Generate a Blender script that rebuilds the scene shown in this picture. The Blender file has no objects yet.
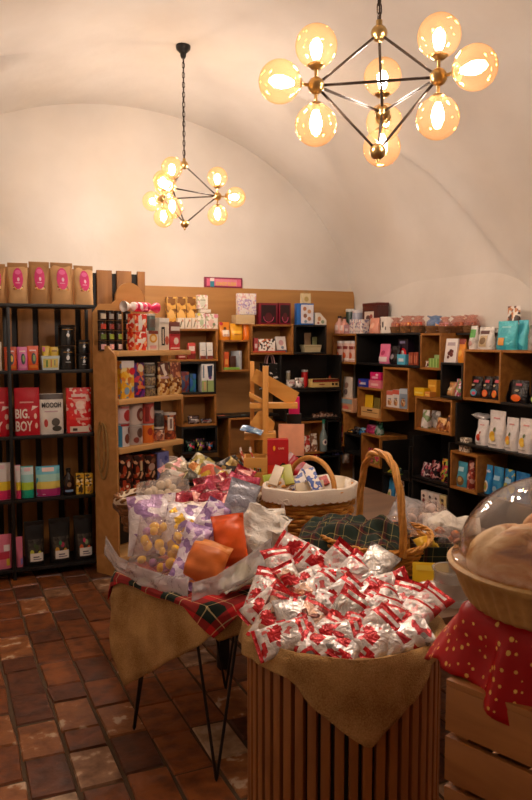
import bpy, bmesh, math, random
from math import sin, cos, pi, sqrt, atan, radians, atan2
from mathutils import Vector, Matrix, noise
S = bpy.context.scene
COL = S.collection

# ---------------- camera, world, exposure ----------------
FPX, PITCH, YAW, EYE = 750.0, atan(60/750), radians(24), 1.6
cd = bpy.data.cameras.new('camera'); cam = bpy.data.objects.new('camera', cd); COL.objects.link(cam)
cd.sensor_fit = 'VERTICAL'; cd.sensor_height = 36.0; cd.sensor_width = 24.0
cd.lens = FPX*36/800; cd.clip_start = .05
cam.location = (0, 0, EYE); cam.rotation_euler = (pi/2-PITCH, 0, -YAW)
cd.dof.use_dof = True; cd.dof.focus_distance = 3.1; cd.dof.aperture_fstop = 10.0
S.camera = cam
w = bpy.data.worlds.new('world'); S.world = w; w.use_nodes = True
w.node_tree.nodes['Background'].inputs[0].default_value = (.05, .035, .025, 1)
w.node_tree.nodes['Background'].inputs[1].default_value = .2
S.view_settings.view_transform = 'Standard'; S.view_settings.look = 'None'
S.view_settings.gamma = 1; S.view_settings.use_curve_mapping = False
S.view_settings.exposure = 0.66
BULB = 230.0

# ---------------- helpers: pixels of the photo to points on real planes ----------------
def ray(px, py):
    x = (px-266)/FPX; y = (400-py)/FPX
    D = cos(PITCH)+y*sin(PITCH); Z = -sin(PITCH)+y*cos(PITCH)
    return Vector((x*cos(YAW)+D*sin(YAW), -x*sin(YAW)+D*cos(YAW), Z))
def on_plane(px, py, P0, ang):
    """hit of the pixel's ray with the vertical plane through P0 running along angle ang -> (s, z)"""
    r = ray(px, py); d = Vector((cos(ang), sin(ang))); n = Vector((-d.y, d.x))
    t = (P0[0]*n.x+P0[1]*n.y)/(r.x*n.x+r.y*n.y)
    return ((r.x*t-P0[0])*d.x+(r.y*t-P0[1])*d.y, EYE+r.z*t)
def on_z(px, py, z):
    r = ray(px, py); t = (z-EYE)/r.z; return Vector((r.x*t, r.y*t, z))
def at_d(px, py, D):
    r = ray(px, py); dd = r.x*sin(YAW)+r.y*cos(YAW); t = D/dd
    return Vector((r.x*t, r.y*t, EYE+r.z*t))

# ---------------- materials ----------------
def lin(h):
    if not isinstance(h, str): return (*h[:3], 1)
    c = [int(h[i:i+2], 16)/255 for i in (0, 2, 4)]
    return (*[(x/12.92 if x <= .04045 else ((x+.055)/1.055)**2.4) for x in c], 1)
MC = {}
def newmat(key):
    m = bpy.data.materials.new(key); m.use_nodes = True; nt = m.node_tree
    return m, nt, nt.nodes['Principled BSDF']
def N(nt, t, **k):
    n = nt.nodes.new(t)
    for a, b in k.items():
        if a.startswith('_'): n.inputs[a[1:].replace('_', ' ')].default_value = b
        else: setattr(n, a, b)
    return n
def ramp(nt, cols, interp='LINEAR'):
    r = nt.nodes.new('ShaderNodeValToRGB'); cr = r.color_ramp; cr.interpolation = interp
    while len(cr.elements) < len(cols): cr.elements.new(.5)
    for e, (p, c) in zip(cr.elements, cols): e.position = p; e.color = lin(c)
    return r
def pl(hexc, rough=.35, metal=0.0, spec=.5):
    k = ('pl', hexc, rough, metal)
    if k in MC: return MC[k]
    m, nt, b = newmat('printed_%s' % (hexc if isinstance(hexc, str) else 'tone'))
    nz = N(nt, 'ShaderNodeTexNoise', _Scale=14.0); nz.inputs['Detail'].default_value = 3
    mx = N(nt, 'ShaderNodeMix', data_type='RGBA', blend_type='MULTIPLY'); mx.inputs[0].default_value = .22
    mx.inputs[6].default_value = lin(hexc)
    tc = N(nt, 'ShaderNodeTexCoord'); nt.links.new(tc.outputs['Object'], nz.inputs['Vector'])
    rr = ramp(nt, [(.35, 'b4b4b4'), (.65, 'ffffff')]); nt.links.new(nz.outputs[0], rr.inputs[0]); nt.links.new(rr.outputs[0], mx.inputs[7])
    nt.links.new(mx.outputs[2], b.inputs['Base Color'])
    b.inputs['Roughness'].default_value = rough; b.inputs['Metallic'].default_value = metal
    MC[k] = m; return m
def pat(cols, scale=30, rough=.35, kind='vor', stretch=(1, 1, 1), metal=0):
    """printed pattern in flat colours"""
    k = ('pat', tuple(cols), scale, rough, kind, stretch, metal)
    if k in MC: return MC[k]
    m, nt, b = newmat('print_'+kind)
    tc = N(nt, 'ShaderNodeTexCoord'); mp = N(nt, 'ShaderNodeMapping'); mp.inputs['Scale'].default_value = stretch
    nt.links.new(tc.outputs['Object'], mp.inputs[0])
    n = len(cols)
    rr = ramp(nt, [(i/n, c) for i, c in enumerate(cols)], 'CONSTANT')
    if kind == 'vor':
        v = N(nt, 'ShaderNodeTexVoronoi', _Scale=float(scale)); nt.links.new(mp.outputs[0], v.inputs['Vector'])
        sp = N(nt, 'ShaderNodeSeparateColor'); nt.links.new(v.outputs['Color'], sp.inputs[0]); nt.links.new(sp.outputs[0], rr.inputs[0])
    elif kind == 'dots':
        v = N(nt, 'ShaderNodeTexVoronoi', _Scale=float(scale)); nt.links.new(mp.outputs[0], v.inputs['Vector'])
        rr = ramp(nt, [(0, cols[1]), (.28, cols[0])], 'CONSTANT'); nt.links.new(v.outputs['Distance'], rr.inputs[0])
    else:
        v = N(nt, 'ShaderNodeTexNoise', _Scale=float(scale)); v.inputs['Detail'].default_value = 4; nt.links.new(mp.outputs[0], v.inputs['Vector'])
        rr = ramp(nt, [(.34+.32*i/n, c) for i, c in enumerate(cols)], 'CONSTANT'); nt.links.new(v.outputs[0], rr.inputs[0])
    nt.links.new(rr.outputs[0], b.inputs['Base Color'])
    b.inputs['Roughness'].default_value = rough; b.inputs['Metallic'].default_value = metal
    MC[k] = m; return m
def wood(c1, c2, scale=9, axis='x', rough=.5):
    k = ('wood', c1, c2, scale, axis)
    if k in MC: return MC[k]
    m, nt, b = newmat('wood')
    tc = N(nt, 'ShaderNodeTexCoord'); mp = N(nt, 'ShaderNodeMapping')
    mp.inputs['Scale'].default_value = {'x': (.12, 1, 1), 'y': (1, .12, 1), 'z': (1, 1, .12)}[axis]
    nt.links.new(tc.outputs['Object'], mp.inputs[0])
    n1 = N(nt, 'ShaderNodeTexNoise', _Scale=float(scale)); n1.inputs['Detail'].default_value = 8; n1.inputs['Distortion'].default_value = 1.2
    nt.links.new(mp.outputs[0], n1.inputs['Vector'])
    r1 = ramp(nt, [(.3, c1), (.7, c2)]); nt.links.new(n1.outputs[0], r1.inputs[0])
    nt.links.new(r1.outputs[0], b.inputs['Base Color'])
    bp = N(nt, 'ShaderNodeBump', _Strength=.15, _Distance=.01); nt.links.new(n1.outputs[0], bp.inputs['Height']); nt.links.new(bp.outputs[0], b.inputs['Normal'])
    b.inputs['Roughness'].default_value = rough
    MC[k] = m; return m
def cloth(hexc, hex2=None, scale=500, rough=.95, big=6):
    k = ('cloth', hexc, hex2, scale)
    if k in MC: return MC[k]
    m, nt, b = newmat('cloth')
    tc = N(nt, 'ShaderNodeTexCoord')
    wv = N(nt, 'ShaderNodeTexNoise', _Scale=float(scale)); wv.inputs['Detail'].default_value = 2
    nt.links.new(tc.outputs['Object'], wv.inputs['Vector'])
    n2 = N(nt, 'ShaderNodeTexNoise', _Scale=float(big)); nt.links.new(tc.outputs['Object'], n2.inputs['Vector'])
    ad = N(nt, 'ShaderNodeMath', operation='MULTIPLY_ADD'); ad.inputs[1].default_value = .6
    nt.links.new(n2.outputs[0], ad.inputs[0])
    ml = N(nt, 'ShaderNodeMath', operation='MULTIPLY'); ml.inputs[1].default_value = .4
    nt.links.new(wv.outputs[0], ml.inputs[0]); nt.links.new(ml.outputs[0], ad.inputs[2])
    rr = ramp(nt, [(.35, hexc), (.65, hex2 or hexc)]); nt.links.new(ad.outputs[0], rr.inputs[0])
    nt.links.new(rr.outputs[0], b.inputs['Base Color'])
    bp = N(nt, 'ShaderNodeBump', _Strength=.6, _Distance=.006); nt.links.new(wv.outputs[0], bp.inputs['Height']); nt.links.new(bp.outputs[0], b.inputs['Normal'])
    b.inputs['Roughness'].default_value = rough
    MC[k] = m; return m
def tartan(base, dark, third, thin, k=9.0, stops=(.36, .46, .49, .62, .72, .84, .87)):
    key = ('tartan', base, dark, k)
    if key in MC: return MC[key]
    m, nt, b = newmat('tartan'); uv = N(nt, 'ShaderNodeUVMap'); sx = N(nt, 'ShaderNodeSeparateXYZ'); nt.links.new(uv.outputs[0], sx.inputs[0])
    outs = []
    for a in (0, 1):
        mu = N(nt, 'ShaderNodeMath', operation='MULTIPLY'); mu.inputs[1].default_value = k; nt.links.new(sx.outputs[a], mu.inputs[0])
        fr = N(nt, 'ShaderNodeMath', operation='FRACT'); nt.links.new(mu.outputs[0], fr.inputs[0])
        r = ramp(nt, [(0, base)]+list(zip(stops, (dark, thin, third, dark, base, thin, base))), 'CONSTANT')
        nt.links.new(fr.outputs[0], r.inputs[0]); outs.append(r)
    mx = N(nt, 'ShaderNodeMix', data_type='RGBA'); mx.inputs[0].default_value = .5
    nt.links.new(outs[0].outputs[0], mx.inputs[6]); nt.links.new(outs[1].outputs[0], mx.inputs[7])
    nt.links.new(mx.outputs[2], b.inputs['Base Color']); b.inputs['Roughness'].default_value = .9
    MC[key] = m; return m
def thin_fac(nt):
    """reflectance of a thin film, the same from both sides"""
    lw = N(nt, 'ShaderNodeLayerWeight'); lw.inputs['Blend'].default_value = .5
    pw = N(nt, 'ShaderNodeMath', operation='POWER'); pw.inputs[1].default_value = 4.0; nt.links.new(lw.outputs['Facing'], pw.inputs[0])
    ma = N(nt, 'ShaderNodeMath', operation='MULTIPLY_ADD'); ma.inputs[1].default_value = .75; ma.inputs[2].default_value = .06; nt.links.new(pw.outputs[0], ma.inputs[0])
    return lw, ma.outputs[0]
def clear(hexc='ffffff', vis=.25, rough=.12, name='clear_film', crinkle=0):
    """thin transparent film or glass: mostly see-through, with gloss and a little milky body"""
    k = ('clear', hexc, vis, rough, crinkle)
    if k in MC: return MC[k]
    m = bpy.data.materials.new(name); m.use_nodes = True; nt = m.node_tree; nt.nodes.clear()
    o = N(nt, 'ShaderNodeOutputMaterial'); t = N(nt, 'ShaderNodeBsdfTransparent'); t.inputs[0].default_value = lin(hexc)
    g = N(nt, 'ShaderNodeBsdfGlossy'); g.inputs['Roughness'].default_value = rough
    d = N(nt, 'ShaderNodeBsdfTranslucent'); d.inputs[0].default_value = lin(hexc)
    d2 = N(nt, 'ShaderNodeBsdfDiffuse'); d2.inputs[0].default_value = lin(hexc)
    md = N(nt, 'ShaderNodeMixShader'); nt.links.new(d.outputs[0], md.inputs[1]); nt.links.new(d2.outputs[0], md.inputs[2])
    m1 = N(nt, 'ShaderNodeMixShader'); m1.inputs[0].default_value = vis
    nt.links.new(t.outputs[0], m1.inputs[1]); nt.links.new(md.outputs[0], m1.inputs[2])
    f, fo = thin_fac(nt); m2 = N(nt, 'ShaderNodeMixShader')
    nt.links.new(fo, m2.inputs[0]); nt.links.new(m1.outputs[0], m2.inputs[1]); nt.links.new(g.outputs[0], m2.inputs[2])
    if crinkle:
        tc = N(nt, 'ShaderNodeTexCoord'); nz = N(nt, 'ShaderNodeTexNoise', _Scale=float(crinkle)); nz.inputs['Detail'].default_value = 3
        nt.links.new(tc.outputs['Object'], nz.inputs['Vector'])
        bp = N(nt, 'ShaderNodeBump', _Strength=1.0, _Distance=.02); nt.links.new(nz.outputs[0], bp.inputs['Height'])
        nt.links.new(bp.outputs[0], g.inputs['Normal']); nt.links.new(bp.outputs[0], f.inputs['Normal'])
    nt.links.new(m2.outputs[0], o.inputs[0]); MC[k] = m; return m
def foilmat(cols, scale, rough=.25, metal=.35, kind='vor'):
    """shiny packet film printed with flat patches and finely wrinkled"""
    k = ('foil', tuple(cols), scale, kind, metal)
    if k in MC: return MC[k]
    m = pat(cols, scale, rough, kind).copy(); nt = m.node_tree; b = nt.nodes['Principled BSDF']
    tc = N(nt, 'ShaderNodeTexCoord'); nz = N(nt, 'ShaderNodeTexNoise', _Scale=28.0); nz.inputs['Detail'].default_value = 3; nz.inputs['Distortion'].default_value = 1.5
    nt.links.new(tc.outputs['Object'], nz.inputs['Vector'])
    bp = N(nt, 'ShaderNodeBump', _Strength=.7, _Distance=.012); nt.links.new(nz.outputs[0], bp.inputs['Height']); nt.links.new(bp.outputs[0], b.inputs['Normal'])
    b.inputs['Metallic'].default_value = metal; b.inputs['Roughness'].default_value = rough; MC[k] = m; return m

# ---------------- mesh collecting ----------------
class MB:
    def __init__(s): s.v = []; s.f = []; s.m = []; s.uv = None
    def add(s, vs, fs, mi=0, M=None):
        o = len(s.v)
        for p in vs:
            p = Vector(p); s.v.append(M @ p if M else p)
        for f in fs: s.f.append([i+o for i in f]); s.m.append(mi)
        return s
    def box(s, x0, x1, y0, y1, z0, z1, mi=0, M=None):
        return s.add([(x0,y0,z0),(x1,y0,z0),(x1,y1,z0),(x0,y1,z0),(x0,y0,z1),(x1,y0,z1),(x1,y1,z1),(x0,y1,z1)],
                     [(0,3,2,1),(4,5,6,7),(0,1,5,4),(1,2,6,5),(2,3,7,6),(3,0,4,7)], mi, M)
    def prism(s, poly, y0, y1, mi=0, M=None):
        """outline in (x,z), extruded along y"""
        n = len(poly); vs = [(x, y0, z) for x, z in poly]+[(x, y1, z) for x, z in poly]
        return s.add(vs, [tuple(range(n)), tuple(range(2*n-1, n-1, -1))]+[(i, n+i, n+(i+1) % n, (i+1) % n) for i in range(n)], mi, M)
    def lathe(s, prof, n=24, c=(0, 0, 0), mi=0, sx=1, sy=1, M=None, cap=True):
        vs = []; fs = []
        for r, z in prof:
            for i in range(n):
                a = 2*pi*i/n; vs.append((c[0]+r*cos(a)*sx, c[1]+r*sin(a)*sy, c[2]+z))
        for j in range(len(prof)-1):
            for i in range(n): fs.append((j*n+i, j*n+(i+1) % n, (j+1)*n+(i+1) % n, (j+1)*n+i))
        if cap:
            if prof[0][0] > 1e-5: fs.append(tuple(range(n-1, -1, -1)))
            if prof[-1][0] > 1e-5: fs.append(tuple((len(prof)-1)*n+i for i in range(n)))
        return s.add(vs, fs, mi, M)
    def ball(s, c, r, n=16, mi=0, sz=1):
        k = n//2; return s.lathe([(r*sin(pi*j/k), -r*cos(pi*j/k)*sz) for j in range(k+1)], n, c, mi, cap=False)
    def tube(s, pts, r, n=8, mi=0, closed=False):
        pts = [Vector(p) for p in pts]; L = len(pts); vs = []; fs = []; up = None
        for i, p in enumerate(pts):
            t = (pts[(i+1) % L]-pts[i-1]) if closed else (pts[min(i+1, L-1)]-pts[max(i-1, 0)])
            t.normalize()
            if up is None: up = t.orthogonal().normalized()
            up = (up-t*up.dot(t));
            if up.length < 1e-6: up = t.orthogonal()
            up.normalize(); b = t.cross(up); rr = r(i/(L-1)) if callable(r) else r
            for k in range(n):
                a = 2*pi*k/n; vs.append(p+(up*cos(a)+b*sin(a))*rr)
        for i in range(L if closed else L-1):
            j = (i+1) % L
            for k in range(n): fs.append((i*n+k, i*n+(k+1) % n, j*n+(k+1) % n, j*n+k))
        if not closed: fs += [tuple(range(n-1, -1, -1)), tuple((L-1)*n+k for k in range(n))]
        return s.add(vs, fs, mi)
    def build(s, name, mats, parent=None, smooth=38, bev=0, loc=None, rot=None):
        me = bpy.data.meshes.new(name); me.from_pydata([tuple(p) for p in s.v], [], s.f)
        if not isinstance(mats, (list, tuple)): mats = [mats]
        for m in mats: me.materials.append(m)
        me.polygons.foreach_set('material_index', s.m)
        if s.uv:
            ul = me.uv_layers.new(name='UVMap')
            for l in me.loops: ul.data[l.index].uv = s.uv[l.vertex_index]
        me.update()
        bm = bmesh.new(); bm.from_mesh(me)
        if not s.uv: bmesh.ops.recalc_face_normals(bm, faces=bm.faces)
        if bev:
            es = [e for e in bm.edges if len(e.link_faces) == 2 and e.calc_face_angle(0) > .9]
            bmesh.ops.bevel(bm, geom=es, offset=bev, segments=2, affect='EDGES', profile=.6)
        bm.to_mesh(me); bm.free()
        if smooth:
            me.polygons.foreach_set('use_smooth', [True]*len(me.polygons)); me.set_sharp_from_angle(angle=radians(smooth))
        o = bpy.data.objects.new(name, me); COL.objects.link(o)
        if parent: o.parent = parent
        if loc is not None: o.location = loc
        if rot is not None: o.rotation_euler = rot
        return o
def tag(o, label=None, cat=None, group=None, kind=None):
    if label: o['label'] = label
    if cat: o['category'] = cat
    if group: o['group'] = group
    if kind: o['kind'] = kind
    return o
def empty(name, loc, rz=0, label=None, cat=None, group=None):
    o = bpy.data.objects.new(name, None); COL.objects.link(o); o.location = loc; o.rotation_euler = (0, 0, rz)
    o.empty_display_size = .05
    return tag(o, label, cat, group)
def struct(o, label=None): o['kind'] = 'structure'; return o
def copy_tree(o, parent=None):
    c = o.copy(); COL.objects.link(c); c.parent = parent
    for ch in list(o.children): copy_tree(ch, c)
    return c
def bez(p0, p1, p2, n=12):
    p0, p1, p2 = Vector(p0), Vector(p1), Vector(p2)
    return [p0*(1-t)**2+p1*2*t*(1-t)+p2*t*t for t in [i/n for i in range(n+1)]]

OAK = wood('84501c', 'b27634'); OAKZ = wood('80521f', 'a8723a', axis='z'); PLY = wood('a8743a', 'c48f54')
BLACK = wood('0e0b09', '17120e'); BLACKM = pl('151210', .45); BRASS = pl((.55, .36, .14), .28, 1.0); BRONZE = pl((.035, .022, .014), .45, .7)

# ---------------- the room: a vaulted cellar shop ----------------
U0, U1, V0, V1 = -.73, 3.97, -2.2, 6.7
def barrel(u): return 1.7+1.95*sqrt(max(0, 1-((u-1.62)/2.37)**2))
LUN = [(4.05, 1.75), (4.3, 2.02), (4.45, 2.15), (4.65, 2.43), (4.8, 2.65), (4.93, 2.85), (5.1, 3.02), (5.25, 3.16), (5.36, 3.36), (5.5, 3.5), (5.7, 3.4), (6.0, 3.0), (6.4, 2.2), (6.7, 1.75)]
def lunette(v):
    if v <= LUN[0][0] or v >= LUN[-1][0]: return 1.75
    for (a, b), (c, d) in zip(LUN, LUN[1:]):
        if a <= v <= c: return b+(d-b)*(v-a)/(c-a)
def ceil_z(u, v):
    a, b = barrel(u), lunette(v)
    fade = 1-max(0, min(1, (v-5.55)/1.05)); fade = fade*fade*(3-2*fade)
    cap = .16; d = b-a
    rise = min(.16, .055*(6.7-v))*sqrt(max(0, 1-((u-1.62)/2.37)**2))
    return a+rise+(cap*(1-math.exp(-d/cap))*fade if d > 0 else 0)
def plaster():
    m, nt, b = newmat('cream_plaster')
    tc = N(nt, 'ShaderNodeTexCoord'); n1 = N(nt, 'ShaderNodeTexNoise', _Scale=1.3); n1.inputs['Detail'].default_value = 6
    nt.links.new(tc.outputs['Object'], n1.inputs['Vector'])
    r = ramp(nt, [(.35, 'd0c8be'), (.65, 'ddd6cd')]); nt.links.new(n1.outputs[0], r.inputs[0]); nt.links.new(r.outputs[0], b.inputs['Base Color'])
    bp = N(nt, 'ShaderNodeBump', _Strength=.5, _Distance=.05); nt.links.new(n1.outputs[0], bp.inputs['Height']); nt.links.new(bp.outputs[0], b.inputs['Normal'])
    b.inputs['Roughness'].default_value = .95; return m
PLASTER = plaster()
nu, nv = 96, 180
us = [1.62-2.35*cos(pi*i/nu) for i in range(nu+1)]; vs_ = [V0+(V1-V0)*j/nv for j in range(nv+1)]
g = MB()
g.add([(u, v, ceil_z(u, v)) for v in vs_ for u in us], [(j*(nu+1)+i, (j+1)*(nu+1)+i, (j+1)*(nu+1)+i+1, j*(nu+1)+i+1) for j in range(nv) for i in range(nu)])
struct(g.build('ceiling', PLASTER, smooth=60))
g = MB(); g.prism([(U0, -.02)]+[(U1, -.02)]+[(u, ceil_z(u, V1)+.02) for u in reversed(us)], V1, V1+.12); struct(g.build('wall_back', PLASTER))
g = MB(); g.prism([(U0, -.02)]+[(U1, -.02)]+[(u, ceil_z(u, V0)+.02) for u in reversed(us)], V0-.12, V0); struct(g.build('wall_front', PLASTER))
for nm, U, T, u_ in (('wall_right', U1, .12, us[-1]), ('wall_left', U0, -.12, us[0])):
    g = MB(); n = len(vs_)
    pts = [(U, v, -.02) for v in vs_]+[(U, v, ceil_z(u_, v)+.02) for v in vs_]+[(U+T, v, -.02) for v in vs_]+[(U+T, v, ceil_z(u_, v)+.02) for v in vs_]
    fs = []
    for j in range(n-1):
        fs += [(j, j+1, n+j+1, n+j), (2*n+j, 3*n+j, 3*n+j+1, 2*n+j+1), (n+j, n+j+1, 3*n+j+1, 3*n+j)]
    g.add(pts, fs); struct(g.build(nm, PLASTER, smooth=60))

def brickmat(i, c1, c2):
    m, nt, b = newmat('terracotta')
    tc = N(nt, 'ShaderNodeTexCoord'); n1 = N(nt, 'ShaderNodeTexNoise', _Scale=13.0); n1.inputs['Detail'].default_value = 10
    nt.links.new(tc.outputs['Object'], n1.inputs['Vector'])
    r = ramp(nt, [(.34, c1), (.58, c2), (.64, 'c8ac90' if i > 2 else c2)]); nt.links.new(n1.outputs[0], r.inputs[0]); nt.links.new(r.outputs[0], b.inputs['Base Color'])
    bp = N(nt, 'ShaderNodeBump', _Strength=.6, _Distance=.01); nt.links.new(n1.outputs[0], bp.inputs['Height']); nt.links.new(bp.outputs[0], b.inputs['Normal'])
    b.inputs['Roughness'].default_value = .42; return m
BR = [brickmat(i, *c) for i, c in enumerate([('58301a', '80461f'), ('683a1e', '945429'), ('48291a', '683a22'), ('764626', '9c6236'), ('644028', 'a0785a'), ('86684c', 'bc9c7c')])]
MORT = pl('57432f', .95)
random.seed(5)
g = MB(); g.box(U0, U1, V0, V1, -.1, -.008, 6)
BW, BL = .166, .27
c = 0; u = U0
while u < U1:
    off = random.uniform(0, BL); v = V0-off
    while v < V1:
        L = BL*random.choice([1, 1, .62, 1.05]); a0, a1 = max(v, V0), min(v+L, V1)
        if a1-a0 > .03:
            mi = random.choices(range(6), [5, 5, 4, 3, 1.3, .8])[0]; z = random.uniform(-.002, .002); e = .005
            x0, x1, y0, y1 = u+e, min(u+BW-e, U1), a0+e, a1-e; j = lambda: random.uniform(-.006, .006)
            q = [(x0+j(), y0+j()), (x1+j(), y0+j()), (x1+j(), y1+j()), (x0+j(), y1+j())]
            cx, cy = (x0+x1)/2, (y0+y1)/2; ins = [(cx+(px-cx)*.93, cy+(py-cy)*.95) for px, py in q]
            if x1-x0 > .02:
                g.add([(a, b_, -.01) for a, b_ in q]+[(a, b_, z) for a, b_ in ins],
                      [(0, 1, 5, 4), (1, 2, 6, 5), (2, 3, 7, 6), (3, 0, 4, 7), (4, 5, 6, 7)], mi)
        v += L
    u += BW
struct(g.build('floor', BR+[MORT], smooth=0))

# ---------------- chandeliers ----------------
def amber():
    m = bpy.data.materials.new('amber_glass'); m.use_nodes = True; nt = m.node_tree; nt.nodes.clear()
    o = N(nt, 'ShaderNodeOutputMaterial'); t = N(nt, 'ShaderNodeBsdfTransparent'); t.inputs[0].default_value = lin('ffeac4')
    d = N(nt, 'ShaderNodeBsdfTranslucent'); d.inputs[0].default_value = lin('ffbe80'); m1 = N(nt, 'ShaderNodeMixShader'); m1.inputs[0].default_value = .017
    nt.links.new(t.outputs[0], m1.inputs[1]); nt.links.new(d.outputs[0], m1.inputs[2])
    g = N(nt, 'ShaderNodeBsdfGlossy'); g.inputs['Roughness'].default_value = .03; g.inputs[0].default_value = lin('ffd890')
    f, fo = thin_fac(nt); m2 = N(nt, 'ShaderNodeMixShader'); nt.links.new(fo, m2.inputs[0])
    nt.links.new(m1.outputs[0], m2.inputs[1]); nt.links.new(g.outputs[0], m2.inputs[2]); nt.links.new(m2.outputs[0], o.inputs[0]); return m
def emit(c, s, name):
    m = bpy.data.materials.new(name); m.use_nodes = True; nt = m.node_tree; nt.nodes.clear()
    e = N(nt, 'ShaderNodeEmission'); e.inputs[0].default_value = c; e.inputs[1].default_value = s
    o = N(nt, 'ShaderNodeOutputMaterial'); nt.links.new(e.outputs[0], o.inputs[0]); return m
GLASS = amber(); FIL = emit((1, 1.0, 1.26, 1), BULB, 'glowing_bulb')
def chandelier(loc, ang, chain_top, label):
    """loc is the centre at node height; hangs from chain_top"""
    ro = empty('chandelier', loc, 0, label, 'chandelier', 'globe chandeliers hanging from the vault')
    R, Z = .248, .212
    top, bot = Vector((0, 0, Z)), Vector((0, 0, -Z))
    nodes = [Vector((R*cos(ang+k*2*pi/3), R*sin(ang+k*2*pi/3), 0)) for k in range(3)]
    for p in [top, bot]+nodes:
        g = MB(); g.ball(p, .031, 16)
        if p is bot: g.lathe([(.008, 0), (.008, -.012), (.0, -.018)], 10, p-Vector((0, 0, .03)))
        if p is top: g.lathe([(.012, 0), (.012, .018), (.0, .02)], 10, p+Vector((0, 0, .028)))
        g.build('brass_joint', BRASS, ro)
    for i, p in enumerate(nodes):
        for q in (top, bot, nodes[(i+1) % 3]):
            MB().tube([p, q], .0055, 8).build('rod', BRONZE, ro)
        o = p.normalized()
        for d in (Vector((0, 0, 1)), o, Vector((0, 0, -1))):
            cpos = p+d*.138
            Mx = d.to_track_quat('Z', 'Y').to_matrix().to_4x4(); Mx.translation = p
            arm = MB().lathe([(.006, .02), (.006, .056), (.018, .058), (.03, .068), (.031, .074), (.02, .07), (.0, .068)], 16, M=Mx).build('lamp_holder', BRASS, ro)
            gl = MB().ball((0, 0, 0), .0755, 32).build('glass_globe', GLASS, ro, loc=cpos)
            b = MB(); b.lathe([(0, .058), (.013, .06), (.013, .085), (.012, .088), (0, .09)], 12, M=Mx); b.build('bulb_socket', BRASS, gl, loc=-cpos)
            b = MB(); b.lathe([(.008, .088), (.016, .105), (.0215, .128), (.021, .14), (.014, .152), (0, .158)], 14, M=Mx); b.build('bulb', FIL, gl, loc=-cpos)
    # chain: a link every 3.4 cm
    zt = chain_top-loc[2]; z = Z+.052; k = 0; g = MB()
    while z < zt-.07:
        pts = []
        for a in range(14):
            t = 2*pi*a/14; x = .009*cos(t); zz = .017*sin(t)+.006*(1 if sin(t) > 0 else -1)
            pts.append((x, 0, z+zz) if k % 2 else (0, x, z+zz))
        g.tube(pts, .0026, 6, closed=True); z += .0345; k += 1
    g.tube([(.004, .003, Z+.045), (-.005, .004, (Z+zt)/2), (.004, -.003, zt-.06)], .0032, 6)
    g.build('chain', BRONZE, ro)
    MB().lathe([(.0, -.085), (.014, -.083), (.02, -.07), (.022, -.05), (.05, -.022), (.053, -.006), (.053, .01)], 24, (0, 0, zt)).build('ceiling_rose', BLACKM, ro)
    return ro
chandelier((1.735, 5.37, 2.665), radians(-128), ceil_z(1.735, 5.37)-.005, 'smaller looking chandelier of clear globes, further back, its black ceiling rose in view')
chandelier((1.542, 2.441, 2.512), radians(54), ceil_z(1.545, 2.44)-.005, 'nearest big chandelier of amber glass globes at top right, its chain running out of view')


# ---------------- item builders ----------------
# local frame of every item: x along its width, y into the shelf (front at y=0), z up, origin on the shelf
def art(parent, w, h, fy, pieces, name='printed_label'):
    """flat printed shapes laid on the front surface fy(x,z)"""
    g = MB(); mats = []; k = 0
    for p in pieces:
        if p[0] == 't': continue
        k += 1; c = p[-1]; m = c if not isinstance(c, (str, tuple)) else pl(c, .4)
        if m not in mats: mats.append(m)
        mi = mats.index(m); e = .0008+.0005*k
        if p[0] == 'r':
            x0, x1, z0, z1 = p[1]*w/2, p[2]*w/2, p[3]*h, p[4]*h; n = 6
            vs = [(x0+(x1-x0)*i/n, 0, z0+(z1-z0)*j/n) for j in range(n+1) for i in range(n+1)]
            g.add([(x, fy(x, z)-e, z) for x, _, z in vs], [(j*(n+1)+i, j*(n+1)+i+1, (j+1)*(n+1)+i+1, (j+1)*(n+1)+i) for j in range(n) for i in range(n)], mi)
        elif p[0] == 'c':
            cx, cz, rx = p[1]*w/2, p[2]*h, p[3]*w/2; rz = p[4]*h if len(p) > 5 else rx; n = 14
            vs = [(cx, cz)]+[(cx+rx*q*cos(2*pi*i/n), cz+rz*q*sin(2*pi*i/n)) for q in (.5, 1) for i in range(n)]
            fs = [(0, 1+i, 1+(i+1) % n) for i in range(n)]+[(1+i, 1+n+i, 1+n+(i+1) % n, 1+(i+1) % n) for i in range(n)]
            g.add([(x, fy(x, z)-e, z) for x, z in vs], fs, mi)
        elif p[0] == 'p':   # polygon
            q = [(x*w/2, z*h) for x, z in p[1]]; cx = sum(a for a, b in q)/len(q); cz = sum(b for a, b in q)/len(q); n = len(q)
            g.add([(x, fy(x, z)-e, z) for x, z in [(cx, cz)]+q], [(0, 1+i, 1+(i+1) % n) for i in range(n)], mi)
    o = None
    if g.v: o = g.build(name, mats, parent, smooth=0)
    for p in pieces:
        if p[0] == 't':
            lettering(parent, p[1], p[2]*w/2, p[3]*h, p[4]*h, p[5]*w, p[6], fy, (k+3)*.0005+.001, bold=.025)
    return o
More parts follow.
